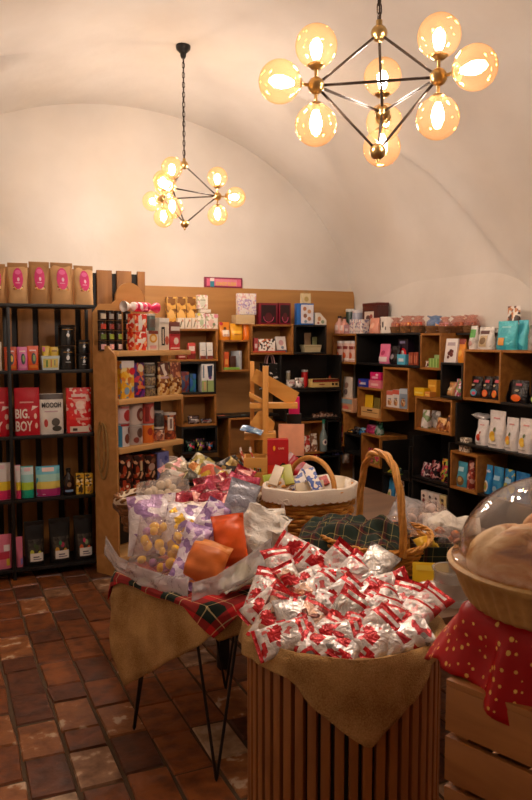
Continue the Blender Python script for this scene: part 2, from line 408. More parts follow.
def lettering(parent, txt, cx, cz, hh, maxw, colr, fy, e=.002, M=None, bold=.0):
    cu = bpy.data.curves.new('lettering', 'FONT'); cu.body = txt; cu.align_x = 'CENTER'; cu.align_y = 'CENTER'; cu.offset = bold
    cu.resolution_u = 2
    to = bpy.data.objects.new('tmp', cu); COL.objects.link(to); bpy.context.view_layer.update()
    me = bpy.data.meshes.new_from_object(to.evaluated_get(bpy.context.evaluated_depsgraph_get())); bpy.data.objects.remove(to); bpy.data.curves.remove(cu)
    xs = [v.co.x for v in me.vertices]; ys = [v.co.y for v in me.vertices]
    sw, sh = max(xs)-min(xs), max(ys)-min(ys); mx, my = (max(xs)+min(xs))/2, (max(ys)+min(ys))/2
    ky = hh/sh; kx = min(ky, maxw/sw)
    for v in me.vertices:
        x, z = cx+(v.co.x-mx)*kx, cz+(v.co.y-my)*ky; v.co = (x, fy(x, z)-e, z)
    me.materials.clear(); me.materials.append(pl(colr, .4) if isinstance(colr, str) else colr)
    o = bpy.data.objects.new('lettering', me); COL.objects.link(o); o.parent = parent; return o
def M_(c): return pl(c) if isinstance(c, (str, tuple)) else c
RNG = random.Random(11)

def pouch(w, h, d, mat, pieces=(), seal=None, name='pouch', belly=.5, flat=False, tilt=0):
    """stand-up bag: gusseted foot, belly, flattened sealed top"""
    n = 28; rows = 12; g = MB(); vs = []; fs = []; sd = RNG.random()*50
    def ab(t):
        b = d/2*max(.04, (1-t**2.2)*(.75+.5*sin(pi*min(1, t*1.4+.12))*belly)); a = w/2*(.95+.05*min(1, abs(t-.4)*2.2)) if not flat else w/2
        return a, min(b, d/2)
    for j in range(rows+1):
        t = j/rows; a, b = ab(t)
        for i in range(n):
            th = 2*pi*i/n; cx, sy = cos(th), sin(th)
            x = a*math.copysign(abs(cx)**.75, cx); y = b*math.copysign(abs(sy)**.85, sy)
            q = noise.noise(Vector((x*22+sd, t*4.5, sy*2)))*.06*d*(1 if 0 < j < rows else 0)
            vs.append((x+q*.3, d/2+y+q, t*h))
    for j in range(rows):
        for i in range(n): fs.append((j*n+i, j*n+(i+1) % n, (j+1)*n+(i+1) % n, (j+1)*n+i))
    fs += [tuple(range(n-1, -1, -1)), tuple(rows*n+i for i in range(n))]
    g.add(vs, fs); o = g.build(name, M_(mat), smooth=70)
    def fy(x, z):
        a, b = ab(max(0, min(1, z/h))); q = max(0, 1-(min(1, abs(x)/a))**2.4); return d/2-b*1.06*q**.42-.0015
    if seal:
        g = MB(); g.box(-w/2*1.0, w/2*1.0, d/2-d*.045-.001, d/2+d*.045+.001, h*.9, h+.004); g.build('top_seal', M_(seal), o, bev=.001)
    if pieces: art(o, w, h, fy, pieces)
    return o
def carton(w, h, d, mat, pieces=(), name='carton', bev=.0015, side=None, lidh=0, lid=None):
    g = MB(); g.box(-w/2, w/2, 0, d, 0, h-lidh); o = g.build(name, M_(mat), bev=min(bev, w*.1, h*.1))
    if lidh: MB().box(-w/2-.002, w/2+.002, -.002, d+.002, h-lidh, h).build('lid', M_(lid or mat), o, bev=.001)
    if pieces: art(o, w, h, lambda x, z: -.0005-(.002 if lidh else 0), pieces)
    return o
def can(w, h, d, mat, pieces=(), lid='d8d8d8', name='tin', lidh=.12, glass=None, content=None):
    r = w/2; g = MB()
    g.lathe([(r*.93, 0), (r, .01*h), (r, h*(1-lidh)), (r*.97, h*(1-lidh*.8))], 28, (0, r, 0))
    o = g.build(name, M_(mat)); g = MB()
    g.lathe([(r*1.01, h*(1-lidh)), (r*1.03, h*(1-lidh*.9)), (r*1.03, h*.985), (r*.98, h), (0, h)], 28, (0, r, 0)); g.build('lid', M_(lid), o)
    if pieces: art(o, w, h, lambda x, z: r-sqrt(max(r*r*.02, r*r-x*x))-.0005, pieces)
    return o
def jar(w, h, d, content, pieces=(), lid='caa24a', name='jar', lidh=.14):
    """glass jar with visible filling"""
    r = w/2; g = MB()
    g.lathe([(r*.9, 0), (r, h*.04), (r, h*.74), (r*.9, h*.83), (r*.78, h*.86), (r*.78, h*.9)], 28, (0, r, 0)); o = g.build(name, clear('ffffff', .05, .05, 'jar_glass'))
    MB().lathe([(r*.86, h*.01), (r*.93, h*.05), (r*.93, h*.7), (r*.6, h*.78), (0, h*.79)], 22, (0, r, 0)).build('filling', M_(content), o)
    MB().lathe([(r*.84, h*(1-lidh)), (r*.86, h*.98), (r*.8, h), (0, h)], 24, (0, r, 0)).build('lid', M_(lid), o)
    if pieces: art(o, w, h, lambda x, z: r-sqrt(max(r*r*.02, r*r-x*x))-.0005, pieces)
    return o
def bottle(w, h, d, mat, pieces=(), lid='222222', name='bottle', neck=.3, content=None):
    r = w/2; n0 = 1-neck; g = MB()
    g.lathe([(r*.9, 0), (r, h*.03), (r, h*n0*.85), (r*.85, h*n0), (r*.38, h*(n0+neck*.35)), (r*.34, h*.9)], 24, (0, r, 0)); o = g.build(name, M_(mat))
    MB().lathe([(r*.42, h*.88), (r*.44, h*.99), (r*.36, h), (0, h)], 18, (0, r, 0)).build('cap', M_(lid), o)
    if pieces: art(o, w, h, lambda x, z: r-sqrt(max(r*r*.02, r*r-x*x))-.0005, pieces)
    return o
def tray(w, h, d, mat, pieces=(), name='tray', taper=.86):
    """open box or punnet with thin walls"""
    g = MB(); t = .004; q = taper
    o_ = [(-w/2*q, d/2-d/2*q), (w/2*q, d/2-d/2*q), (w/2*q, d/2+d/2*q), (-w/2*q, d/2+d/2*q)]; O = [(-w/2, 0), (w/2, 0), (w/2, d), (-w/2, d)]
    i_ = [(x*(1-2*t/w), d/2+(y-d/2)*(1-2*t/d)) for x, y in o_]; I = [(x*(1-2*t/w), d/2+(y-d/2)*(1-2*t/d)) for x, y in O]
    vs = [(x, y, 0) for x, y in o_]+[(x, y, h) for x, y in O]+[(x, y, h) for x, y in I]+[(x, y, t) for x, y in i_]
    fs = [(3, 2, 1, 0)]+[(a+i, a+(i+1) % 4, a+4+(i+1) % 4, a+4+i) for a in (0, 4, 8) for i in range(4)]+[(12, 13, 14, 15)]
    g.add(vs, fs); o = g.build(name, M_(mat), smooth=0)
    if pieces: art(o, w, h, lambda x, z: d/2*(1-q)*(1-z/h)-.001, pieces)
    return o
def giftbag(w, h, d, mat, pieces=(), cord='d0a0a0', name='gift_bag'):
    g = MB(); hb = h*.74; g.add([(-w/2, 0, 0), (w/2, 0, 0), (w/2, d, 0), (-w/2, d, 0), (-w/2, d*.1, hb), (w/2, d*.1, hb), (w/2, d*.9, hb), (-w/2, d*.9, hb)],
        [(0, 3, 2, 1), (0, 1, 5, 4), (1, 2, 6, 5), (2, 3, 7, 6), (3, 0, 4, 7), (4, 5, 6, 7)])
    o = g.build(name, M_(mat), smooth=0)
    for y in (d*.12, d*.86): MB().tube([(w*.22*cos(pi*i/12), y, hb-.004+(h-hb)*sin(pi*i/12)) for i in range(13)], max(.0015, w*.03), 6).build('handle', M_(cord), o)
    if pieces: art(o, w, h, lambda x, z: d*.1*z/hb-.001, pieces)
    return o
def sachet(L, W, T, mats, seed=0, wr=.5, name='sachet', ends=.16, design=False):
    """filled pillow packet with two crimped ends; lies in its own xy plane, z is its thickness"""
    n, rows = (28, 30) if design else (20, 18); vs = []; fs = []; mi = []; rd = random.Random(seed); sx = rd.random()*90
    for j in range(rows+1):
        t = j/rows; x = (t-.5)*L; e = min(t, 1-t)
        b = T/2*max(.05, min(1, (e/.28))**.6); a = W/2*(1-.07*min(1, e/.2)) 
        if e < .07: b = T*.03
        for i in range(n):
            th = 2*pi*i/n; c, s = cos(th), sin(th)
            y = a*math.copysign(abs(c)**.85, c); z = b*s
            q = noise.noise(Vector((x*26+sx, y*26, sx+s)))*T*.42*wr*(1 if e > .05 else .5)
            z += q; z += T*.5*wr*noise.noise(Vector((x*9+sx, y*9, 3.3)))
            vs.append((x, y, z))
    for j in range(rows):
        for i in range(n): fs.append((j*n+i, j*n+(i+1) % n, (j+1)*n+(i+1) % n, (j+1)*n+i))
    fs += [tuple(range(n-1, -1, -1)), tuple(rows*n+i for i in range(n))]
    g = MB(); g.add(vs, fs)
    if len(mats) > 1:
        for k, f in enumerate(fs[:-2]):
            t = (k//n+.5)/rows
            if design:
                th = 2*pi*(k % n+.5)/n; c, sg = cos(th), sin(th)
                red = t > .78 or ((t-.34-.1*c)/.13)**2+((c-.25)/.5)**2 < 1 and sg > 0 or ((t-.12)/.06)**2+((c+.4)/.35)**2 < 1 and sg > 0 or (t < .07)
                g.m[k] = 1 if red and not (abs(t-.86) < .025 and abs(c) < .6) else 0
                continue
            g.m[k] = 1 if t > 1-ends or t < ends*.5 else 0
        g.m[-1] = g.m[-2] = 1
    return g.build(name, [M_(m) for m in mats], smooth=60)

class Run:
    """a shelf front: vertical plane through P0 along ang; items stand behind it"""
    def __init__(s, P0, ang): s.P0 = Vector(P0); s.ang = ang; s.d = Vector((cos(ang), sin(ang))); s.n = Vector((-sin(ang), cos(ang)))
    def hit(s, px, py, off=0):
        q = s.P0+s.n*off; return on_plane(px, py, q, s.ang)
    def put(s, fn, px0, px1, ytop, zb, label, cat, group=None, off=.03, d=None, turn=0, lean=0, name=None, smin=-99, smax=99, zmax=99, **kw):
        s0, _ = s.hit(px0, ytop, off); s1, _ = s.hit(px1, ytop, off); _, zt = s.hit((px0+px1)/2, ytop, off)
        s0, s1, zt = max(s0, smin), min(s1, smax), min(zt, zmax)
        w_, h_ = (s1-s0)*.97, zt-zb; sm = (s0+s1)/2
        if d is None: d = min(w_*.6, .12)
        args = dict(kw); 
        if name: args['name'] = name
        o = fn(w_, h_, d, **args)
        p = s.P0+s.n*off+s.d*sm
        o.location = (p.x, p.y, zb+.0008); o.rotation_euler = (lean, 0, s.ang+turn); tag(o, label, cat, group); return o

def cubebox(name, run, s0, s1, z0, z1, dep, mat, label, back=None, t=.018, cat='shelf box', group=None, sides=(1, 1), top=True, y0=0):
    """open fronted box: bottom, top, two sides and a back board"""
    o = empty(name, (*(run.P0+run.d*((s0+s1)/2)+run.n*y0), z0), run.ang, label, cat, group)
    w = s1-s0; h = z1-z0
    MB().box(-w/2, w/2, 0, dep, 0, t).build('bottom_board', mat, o, bev=.001)
    if top: MB().box(-w/2, w/2, 0, dep, h-t, h).build('top_board', mat, o, bev=.001)
    hh = h-t if top else h
    if sides[0]: MB().box(-w/2, -w/2+t, 0, dep, t, hh).build('side_board', mat, o, bev=.001)
    if sides[1]: MB().box(w/2-t, w/2, 0, dep, t, hh).build('side_board', mat, o, bev=.001)
    MB().box(-w/2+t*sides[0], w/2-t*sides[1], dep-.008, dep, t, hh).build('back_board', back or mat, o)
    return o

# ---------------- wall panels ----------------
PANEL = wood('a0703c', 'c08d50', 5)
g = MB(); g.box(1.30, 3.955, 6.672, 6.698, 0, 2.09)
for k in range(1, 7): g.box(1.30, 3.955, 6.670, 6.672, 2.09-k*.3-.002, 2.09-k*.3)
struct(g.build('trim_1', PANEL, smooth=0))['label'] = 'oak panelling behind the back shelves'
o = empty('slat_screen', (.4, 5.5, 0), 0, 'partition of upright oak boards with dark gaps behind the black metal rack', 'wooden screen')
MB().box(-1.1, 1.065, .03, .05, 0, 2.085).build('backing', BLACK, o)
rng = random.Random(3); x = -1.1
while x < 1.06:
    wd = rng.choice([.085, .1, .11]); x2 = min(x+wd, 1.066)
    if x2-x > .02: MB().box(x, x2, 0, .03, 0, 2.105).build('board', OAKZ, o, bev=.002)
    x = x2+rng.choice([.035, .045, .04])

# ---------------- black metal rack at the left ----------------
RL = Run((0, 5.15), 0)
LZ = [1.838, 1.40, .965, .54, .075]
o = empty('metal_rack', (.42, 5.3, 0), 0, 'black open metal rack of packets in front of the oak slat screen', 'rack')
for z in LZ: MB().box(-.62, .60, -.15, .15, z-.022, z).build('shelf', BLACKM, o, bev=.002)
for x in (-.61, .03, .585):
    for y in (-.145, .125): MB().box(x, x+.022, y-.006, y+.014, 0, 1.815).build('post', BLACKM, o, bev=.001)
KR = pl('c08f5c', .7); PINK = 'e0307a'
for i, (a, b, t) in enumerate([(-13, 5, 264), (7, 28, 263), (29, 50, 262), (51, 74, 263), (75, 95, 266)]):
    RL.put(pouch, a, b, t, LZ[0], 'kraft pouch with pink label atop the black rack, %s' % ['cut off by photo edge', 'second from left', 'the darker middle one', 'second from right', 'nearest the slat screen'][i],
        'pouch', 'kraft pouches on the rack', d=.085, turn=(i-2)*.06, mat=pl(['bd8b56', 'd6a974', 'b58552', 'd6a670', 'e0b27c'][i], .7), seal=pl('b98a58', .7),
        pieces=[('r', -.5, .5, .34, .44, pat(['e8c890', 'c04020', 'e0a030', '8a5a30'], 90)), ('c', 0, .62, .52, .27, PINK), ('c', .0, .78, .3, .06, 'ee6aa8'), ('c', .05, .6, .12, .05, 'f7d0e0'), ('r', -.25, .2, .5, .52, 'f4b0d0')])
for i, (a, b, c, e) in enumerate([(4, 17, 'e8582a', 'f08030'), (17, 28, 'e878b8', '5a3040'), (27, 39, 'ea5a24', '3a2a20')]):
    RL.put(pouch, a, b, 347+(-1 if i == 2 else 0), LZ[1], ['orange pouch partly behind the rack post', 'pink pouch with a dark oval picture between two orange ones', 'orange pouch beside the white tub'][i], 'pouch', 'small bright pouches', d=.05, mat=c,
        pieces=[('c', .1, .48, .42, .24, '2a2a28'), ('c', .15, .5, .22, .14, '7a9a40' if i else 'f0c030'), ('r', -.7, .8, .08, .2, 'f09ac0' if i == 1 else 'f08a30'), ('r', -.6, .5, .78, .84, 'f8d0d0')])
RL.put(pouch, -12, 2, 342, LZ[1], 'white and gold packet at the left edge, second rack shelf', 'pouch', d=.06, mat='e6d9c4', pieces=[('c', 0, .4, .7, .25, 'd8a030')])
tb = RL.put(tray, 41, 60, 356, LZ[1], 'white printed plastic tub holding yellow packets', 'tub', d=.09, mat='d8e6e6', pieces=[('r', -.8, .8, .15, .8, 'e6d478'), ('r', -.5, -.3, .2, .7, '6a9a50'), ('r', 0, .1, .2, .75, 'd06a50'), ('r', .4, .5, .3, .7, '5a8a90')])
for i, (a, b) in enumerate([(42, 50), (50, 59)]):
    RL.put(pouch, a, b, 346+i, LZ[1]+.006, ['yellow packet with pink corner standing in the white tub, left one', 'plain yellow packet standing in the white tub, right one'][i], 'packet', 'packets in the tub', off=.068, d=.03, mat='e8c226', pieces=[('r', -.9, -.2, .75, .95, 'e070a0')] if i == 0 else [('r', -.6, .6, .78, .86, 'a87a10')])
BJ = dict(mat=pl('14110f', .25), lid=pl('1a1614', .3))
for i, (a, b, t, z, lb) in enumerate([(59, 76.5, 346, 1.40, 'large black round jar, bottom of the left stack on the rack'), (77, 91, 354, 1.40, 'small black round jar, bottom of the right stack on the rack')]):
    lo = RL.put(can, a, b, t, z, lb, 'jar', 'black jars', pieces=[('r', -.5, .5, .72, .75, 'b08040'), ('c', 0, .5, .2, .1, 'f0f0f0'), ('r', -.3, .3, .3, .33, 'c0c0c0')], name='black_jar', **BJ)
    zt = RL.hit((a+b)/2, t, .03)[1]+.002
    RL.put(can, a+(0 if i else 0), b, [325, 340][i], zt, ['large black round jar, top of the left stack on the rack', 'small black round jar, top of the right stack on the rack'][i], 'jar', 'black jars', pieces=[('r', -.6, .6, .76, .8, 'b08040'), ('c', 0, .5, .2, .09, 'f0f0f0')], name='black_jar', **BJ)
RED = 'c8142a'
for i, (a, b) in enumerate([(-20, 12), (14, 40)]):
    RL.put(pouch, a, b, 388, LZ[2], ['red pouch with big white lettering cut off by the left edge', 'red pouch with big white lettering right of the rack post'][i], 'pouch', 'red lettered pouches', d=.06, mat=pl(RED, .3), flat=True,
        pieces=[('r', -.6, .5, .68, .71, 'f0b0a8'), ('t', 'BIG.', -.42, .46, .2, .55, 'f4e8dc'), ('t', 'BOY', -.3, .2, .22, .66, 'f4e8dc'), ('c', .62, .4, .12, .06, 'f0d0c0'), ('c', .68, .2, .12, .06, 'f0d0c0'), ('p', [(.3, .52), (.9, .6), (.4, .62)], 'f4d8d0')])
RL.put(pouch, 39, 64, 394, LZ[2], 'white pouch with a dark top band and black lettering', 'pouch', d=.07, mat='e6dfd6', flat=True, pieces=[('r', -1, 1, .86, .99, '4a3a34'), ('t', 'MOOOH', 0, .72, .13, .8, '2a2220'), ('c', .3, .3, .35, .1, '5a5048'), ('c', .4, .14, .4, .07, '4a463e'), ('c', -.5, .28, .16, .1, 'c04040'), ('r', -.6, .5, .55, .58, 'c09aa0')])
RL.put(pouch, 66, 92, 388, LZ[2], 'bright red dotted pouch with a white foot at the right end of its shelf', 'pouch', d=.06, mat=pat(['d81c20', 'd81c20', 'e03028', 'd81c20', 'f0c0b0'], 45), flat=True,
    pieces=[('r', -1, 1, .02, .15, 'ead8c8'), ('r', -.55, -.2, .05, .11, '4a3020'), ('p', [(-.6, .75), (.4, .45), (.6, .75)], 'f4a090'), ('c', .1, .62, .4, .1, 'f8d0c0'), ('r', -.3, .7, .28, .34, 'f09080'), ('r', -.6, .6, .8, .86, 'f2c8bc')])
GR = [['e8e0dc', 'e8e0dc', 'f0d030', 'e0306a'], ['d8eef0', 'a8e0e0', 'b8d838', '18a888'], ['70c8dc', 'a8dcd0', 'e8d060', 'b83078']]
def band_art(c): return [('r', -.97, .97, .72-.235*i, .97-.235*i, x) for i, x in enumerate(c)]
for i, (a, b, t, c, lb) in enumerate([(-14, 11, 464, GR[0], 'striped pastel packet at the left edge, white over yellow and magenta'), (15, 21, 466, GR[0], 'narrow striped packet, pink and yellow, just right of the rack post'), (21, 34, 467, GR[1], 'striped packet fading from white to green'), (36, 61, 467, GR[2], 'large striped packet fading from blue through yellow to magenta')]):
    o = RL.put(pouch, a, b, t, LZ[3], lb, 'packet', 'striped gradient packets', d=[.08, .08, .08, .1][i], mat=['d8d0cc', 'e8a0b8', '38b8b8', '38a8cc'][i], flat=True, belly=.2,
        pieces=band_art(c)+[('r', -.5, .5, .82, .95, ['e0a0b0', 'f0b0c0', 'd0e8d0', 'f0d0c8'][i]), ('t', '200 g', -.4, .08, .04, .4, 'ffffff')] if i == 3 else band_art(c)+[('r', -.5, .5, .84, .94, 'f0c8d0')])
RL.put(bottle, 63, 75, 469, LZ[3], 'squat dark brown bottle with a small blue label', 'bottle', d=.05, mat=pl('2a1710', .15), lid='1a120e', neck=.35, pieces=[('r', -.7, .7, .12, .2, '7a98c0'), ('c', 0, .4, .35, .1, '8a6a50')])
for i, (a, b) in enumerate([(76, 84), (85, 93)]):
    RL.put(carton, a, b, 474, LZ[3], ['yellow patterned carton next to the brown bottle', 'yellow patterned carton at the right end by the rack post'][i], 'carton', 'yellow cartons', d=.05, mat=pat(['d8a420', 'd8a420', 'e8c050', '4a3820', 'd8a420', 'f0e0b0'], 70), pieces=[('c', .1, .25, .6, .14, '3a2c18' if i == 0 else 'c08030'), ('r', -.8, .5, .75, .82, '5a3a10')])
for i, (a, b) in enumerate([(-12, 12), (16, 23)]):
    RL.put(pouch, a, b, 536+i*2, LZ[4], ['wide pink packet at the bottom left edge of the rack', 'slice of a pink packet right of the rack post, bottom shelf'][i], 'packet', 'pink packets', d=.07, mat='e47a94', flat=True, pieces=[('r', -.2, .75, .3, .5, 'c83048'), ('r', .3, .85, .52, .7, 'f0e0e0'), ('r', .5, .8, .1, .3, 'e0c040')] if i == 0 else [('r', .2, .8, .1, .3, '9a8ad0')])
for i, (a, b, t) in enumerate([(24, 45, 523), (49, 71, 520), (74, 94, 517)]):
    cs = [['c8c83a', '3a4a20'], ['d8a030', '2a8a50', 'b03050'], ['e06030', 'c83060', '8aa070']][i]
    RL.put(pouch, a, b, t, LZ[4], 'black pouch with white label and %s, bottom shelf of the rack' % ['yellow-green fruits', 'orange and green fruits', 'red and orange fruits'][i], 'pouch', 'black coffee pouches', d=.09, mat=pl('161312', .35), seal=pl('1c1816', .4),
        pieces=[('r', -.68, .82, .1, .60, pat(['201814', '38302a', '4a4438'], 60)), ('c', -.3, .3, .2, .07, cs[0]), ('c', .2, .42, .18, .06, cs[-1]), ('c', .45, .27, .18, .07, cs[0]), ('c', .0, .46, .14, .05, cs[1]), ('r', -.5, .78, .1, .29, 'efe6dc'), ('r', -.2, .4, .19, .215, '3a3050'), ('r', -.2, .6, .14, .16, '6a6070')])

# ---------------- display stand (plywood) with arched head ----------------
GA = radians(31); GP = Vector((1.105, 4.93)); RG = Run(GP, GA); GD = .2; GLn = .66
gon = empty('display_stand', (GP.x, GP.y, 0), GA, 'plywood display stand with arched head and curved side panel', 'display stand')
GZ = [RG.hit(150, y, 0)[1] for y in (350.5, 397, 444, 489)]; GZ.append(.12)
g = MB()   # side panel: outline in (depth, z), with bites for each bay's rounded opening
prof = [(0, 0), (GD, 0), (GD, GZ[0]+.035), (.07, GZ[0]+.035)]+[(.07-.07*(1-cos(pi*i/8))/2, GZ[0]+.035-.07*i/8) for i in range(1, 9)]
g.add([(x, y, z) for x in (0, .018) for y, z in prof], [tuple(range(len(prof))), tuple(range(2*len(prof)-1, len(prof)-1, -1))]+[(i, (i+1) % len(prof), len(prof)+(i+1) % len(prof), len(prof)+i) for i in range(len(prof))])
g.build('side_panel', PLY, gon, smooth=30)
zs = 1.885; ax = .345; ar = .14
prof = [(0, 0), (GLn, 0), (GLn, GZ[0]+.24), (ax+ar+.05, GZ[0]+.24), (ax+ar+.03, zs-.03), (ax+ar, zs-.01)]+[(ax+ar*cos(pi*i/12), zs+ar*sin(pi*i/12)*.85) for i in range(1, 12)]+[(ax-ar, zs-.01), (ax-ar-.03, zs-.035), (.06, zs-.04), (0, zs-.10)]
MB().prism(prof, GD, GD+.012).build('back_panel', PLY, gon, smooth=30)
for i, z in enumerate(GZ[:4]+[.14]):
    L = GLn+.09 if i == 0 else GLn
    MB().box(.019, L, -.012, GD-.001, z-.036, z).build('shelf', wood('c8965a', 'dcae72'), gon, bev=.003)
MB().box(.019, GLn-.019, GD-.006, GD-.001, .15, GZ[0]-.04).build('backing', BLACK, gon)
LAB = ['c8b8a0', 'c84028', '8aa030', 'e8b0b0', 'e06028', '6a7a28', 'd8d0c8', 'b04030', '98a838', 'e8a090', '504028', 'f0c040']
k = 0
rowsw = ['bottom row', 'second row up', 'third row up', 'top row']; colw = ['leftmost column', 'second column', 'third column', 'rightmost column']
for c in range(4):
    x0 = 100.5+c*8.3; zb = GZ[0]
    s0 = RG.hit(101+c*8.5, 330, .10)[0]+.028
    for r in range(4):
        h = .068; lc = [['e8b0b0', 'e8b0b0', 'e8c8c0', 'e0a028'], ['5a7028', '96a838', '9ab040', 'a8a49c'], ['c84028', '9a4038', '5a3028', 'e8602a'], ['d0c0a8', 'a8a098', 'b8b0a0', 'c8c0b0']][r][c]
        o = can(.054, h-.002, .054, pl(['2a1410', '32180f', '24120c'][(c+r) % 3], .2), lid=pl('1a1310', .3), lidh=.22, name='spice_jar', pieces=[('r', -.75, .75, .14, .66, lc)])
        p = RG.P0+RG.d*s0+RG.n*.10; o.location = (p.x, p.y, zb+.001+r*h); o.rotation_euler = (0, 0, GA+(c*7+r*5) % 5*.08-.16)
        tag(o, 'small dark spice jar, %s, %s of the jar block on the stand' % (rowsw[r], colw[c]), 'jar', 'stacked spice jars')
FL = pat(['d8321e', 'f0e0d0', 'e85a28', 'c82818', 'f0a878', 'f4e8dc'], 38)
def G(fn, a, b, t, zi, lb, cat, grp=None, zoff=0, **k):
    if zi: k['smin'] = .023; k['zmax'] = GZ[zi-1]-.04
    return RG.put(fn, a, b, t, GZ[zi]+zoff, lb, cat, grp, **k)
G(carton, 135, 147, 332, 0, 'red and white floral box, lower of the two stacked beside the spice jars', 'box', 'floral sweet boxes', mat=FL, d=.08, pieces=[('r', -.7, .1, .4, .62, 'f4ece4')])
z1 = RG.hit(141, 332, .03)[1]
RG.put(carton, 135, 147, 314, z1+.001, 'red and white floral box, upper of the two stacked beside the spice jars', 'box', 'floral sweet boxes', mat=FL, d=.08, pieces=[('r', -.5, .1, .1, .9, 'f4ece4')])
G(carton, 148, 158, 331, 0, 'white box with a round yellow biscuit picture on the top shelf of the stand', 'box', mat='e6dccf', d=.07, pieces=[('c', 0, .62, .8, .24, 'e0a030'), ('c', 0, .62, .45, .14, 'f0d8a8'), ('r', -1, 1, .84, 1, '8a4030'), ('r', -.7, .6, .08, .25, 'd8a0a0')])
RG.put(can, 149.5, 157.5, 314, RG.hit(153, 331, .03)[1]+.002, 'jar with a white lid standing on the biscuit picture box', 'jar', mat='5a6a60', lid='e8e0d8', pieces=[('r', -.7, .7, .2, .7, '6a5a50')])
G(carton, 159, 169, 318, 0, 'cream packet with a tall black label and white top', 'packet', mat='e8dccc', d=.07, pieces=[('r', -.6, .1, .15, .72, '1c1a18'), ('r', -.4, -.1, .2, .65, 'd8c8b8'), ('r', -1, 1, .86, 1, 'f4efe8'), ('c', .5, .3, .4, .14, 'c8604a')])
G(carton, 170, 180, 346, 0, 'red box with white band, lowest of three at right end of the stand top', 'box', 'small red boxes', zoff=-.0, mat='c83038', d=.07, pieces=[('r', -.9, .9, .3, .6, 'f0dcd4')])
z1 = RG.hit(175, 346, .03)[1]+.001; z2 = RG.hit(175, 333, .03)[1]
RG.put(carton, 170, 180, 334, z1, 'red box with white band, middle of three at right end of the stand top', 'box', 'small red boxes', mat='d84048', d=.07, pieces=[('c', .2, .4, .5, .3, 'f0dcd4'), ('r', -1, 1, .8, 1, 'b02028')])
RG.put(carton, 170, 180, 322, RG.hit(175, 334, .03)[1]+.002, 'brown and white box, topmost of three at right end of the stand top', 'box', 'small red boxes', mat='7a4038', d=.07, pieces=[('r', -.9, .9, .25, .6, 'e8e0dc')])
# party cracker lying over the boxes
cr = empty('party_cracker', (*(RG.P0+RG.d*.345+RG.n*.10), RG.hit(141, 312, .1)[1]+.034), GA, 'large pink and white party cracker lying on top of the sweet boxes', 'cracker')
def lx(pr, mi=0, n=20):
    g = MB(); M = Matrix.Rotation(pi/2, 4, 'Y'); g.lathe(pr, n, mi=0, M=M, cap=False); return g
lx([(.033, -.075), (.034, 0), (.033, .075)]).build('barrel', pat(['f0d8d8', 'e83068', 'f4e4e4', 'd82058', 'f0a0b8'], 26), cr)
for s_ in (-1, 1):
    lx([(.033, s_*.075), (.012, s_*.10), (.02, s_*.115), (.036, s_*.15), (.038, s_*.165)]).build('twisted_end', pl('e02860' if s_ > 0 else 'f0e6e0', .3), cr)
lx([(.0345, -.06), (.0345, -.035)]).build('ribbon', pl('d01850', .3), cr); lx([(.0345, .04), (.0345, .06)]).build('ribbon', pl('d01850', .3), cr)
# second shelf
G(carton, 121, 134, 361, 1, 'yellow box with picture figures and white top, left end of the stand', 'box', mat=pat(['e8a820', 'f0c040', 'e8a820', 'd87828', '7a9ab8', 'f0d890'], 32), d=.09, pieces=[('r', -1, 1, .82, 1, 'e8e0dc'), ('c', .7, .72, .45, .1, 'd82030'), ('c', -.2, .2, .4, .1, '88a8c8')])
G(pouch, 135, 147, 363, 1, 'deep purple and red sweet packet with a round cream tag', 'packet', mat=pat(['4a1a68', '3a1858', 'c02038', '6a2a88', 'd88030'], 40), d=.06, flat=True, pieces=[('c', .3, .85, .5, .12, 'e8d8b0'), ('r', -.6, .2, .25, .35, 'e08040')])
for r, (a, b) in enumerate([(398, 386), (386, 374), (374, 363)]):
    zb = GZ[1] if r == 0 else RG.hit(153, a, .03)[1]+.001
    RG.put(jar, 148, 159, b, zb, 'clear wire-topped jar of beans, %s of the stack of three' % ['bottom', 'middle', 'top'][r], 'jar', 'stacked clear jars', content=pat(['6a5030', '8a7040', '4a3820', 'a89060'], 90), lid='b8b4a8')
for i, (a, b) in enumerate([(161, 172), (173, 184)]):
    G(pouch, a, b, 362, 1, ['gold cellophane bag with brown head and slanted cream label', 'gold cellophane bag with a spotted brown head, right end of the shelf'][i], 'bag', 'gold sweet bags', mat=pat(['b87830', 'e8c890', '8a4a20', 'd8a860', '6a3018'], 50, .2), d=.07, flat=True,
      pieces=[('r', -1, 1, .6, .98, '6a3420'), ('p', [(-.6, .9), (.1, .95), (.4, .6), (-.2, .56)], 'f0e0d0'), ('r', -1, 1, .5, .56, 'd8b0b0')] if i == 0 else [('r', -1, 1, .52, .98, pat(['7a3420', '8a4028', 'd89060'], 50))])
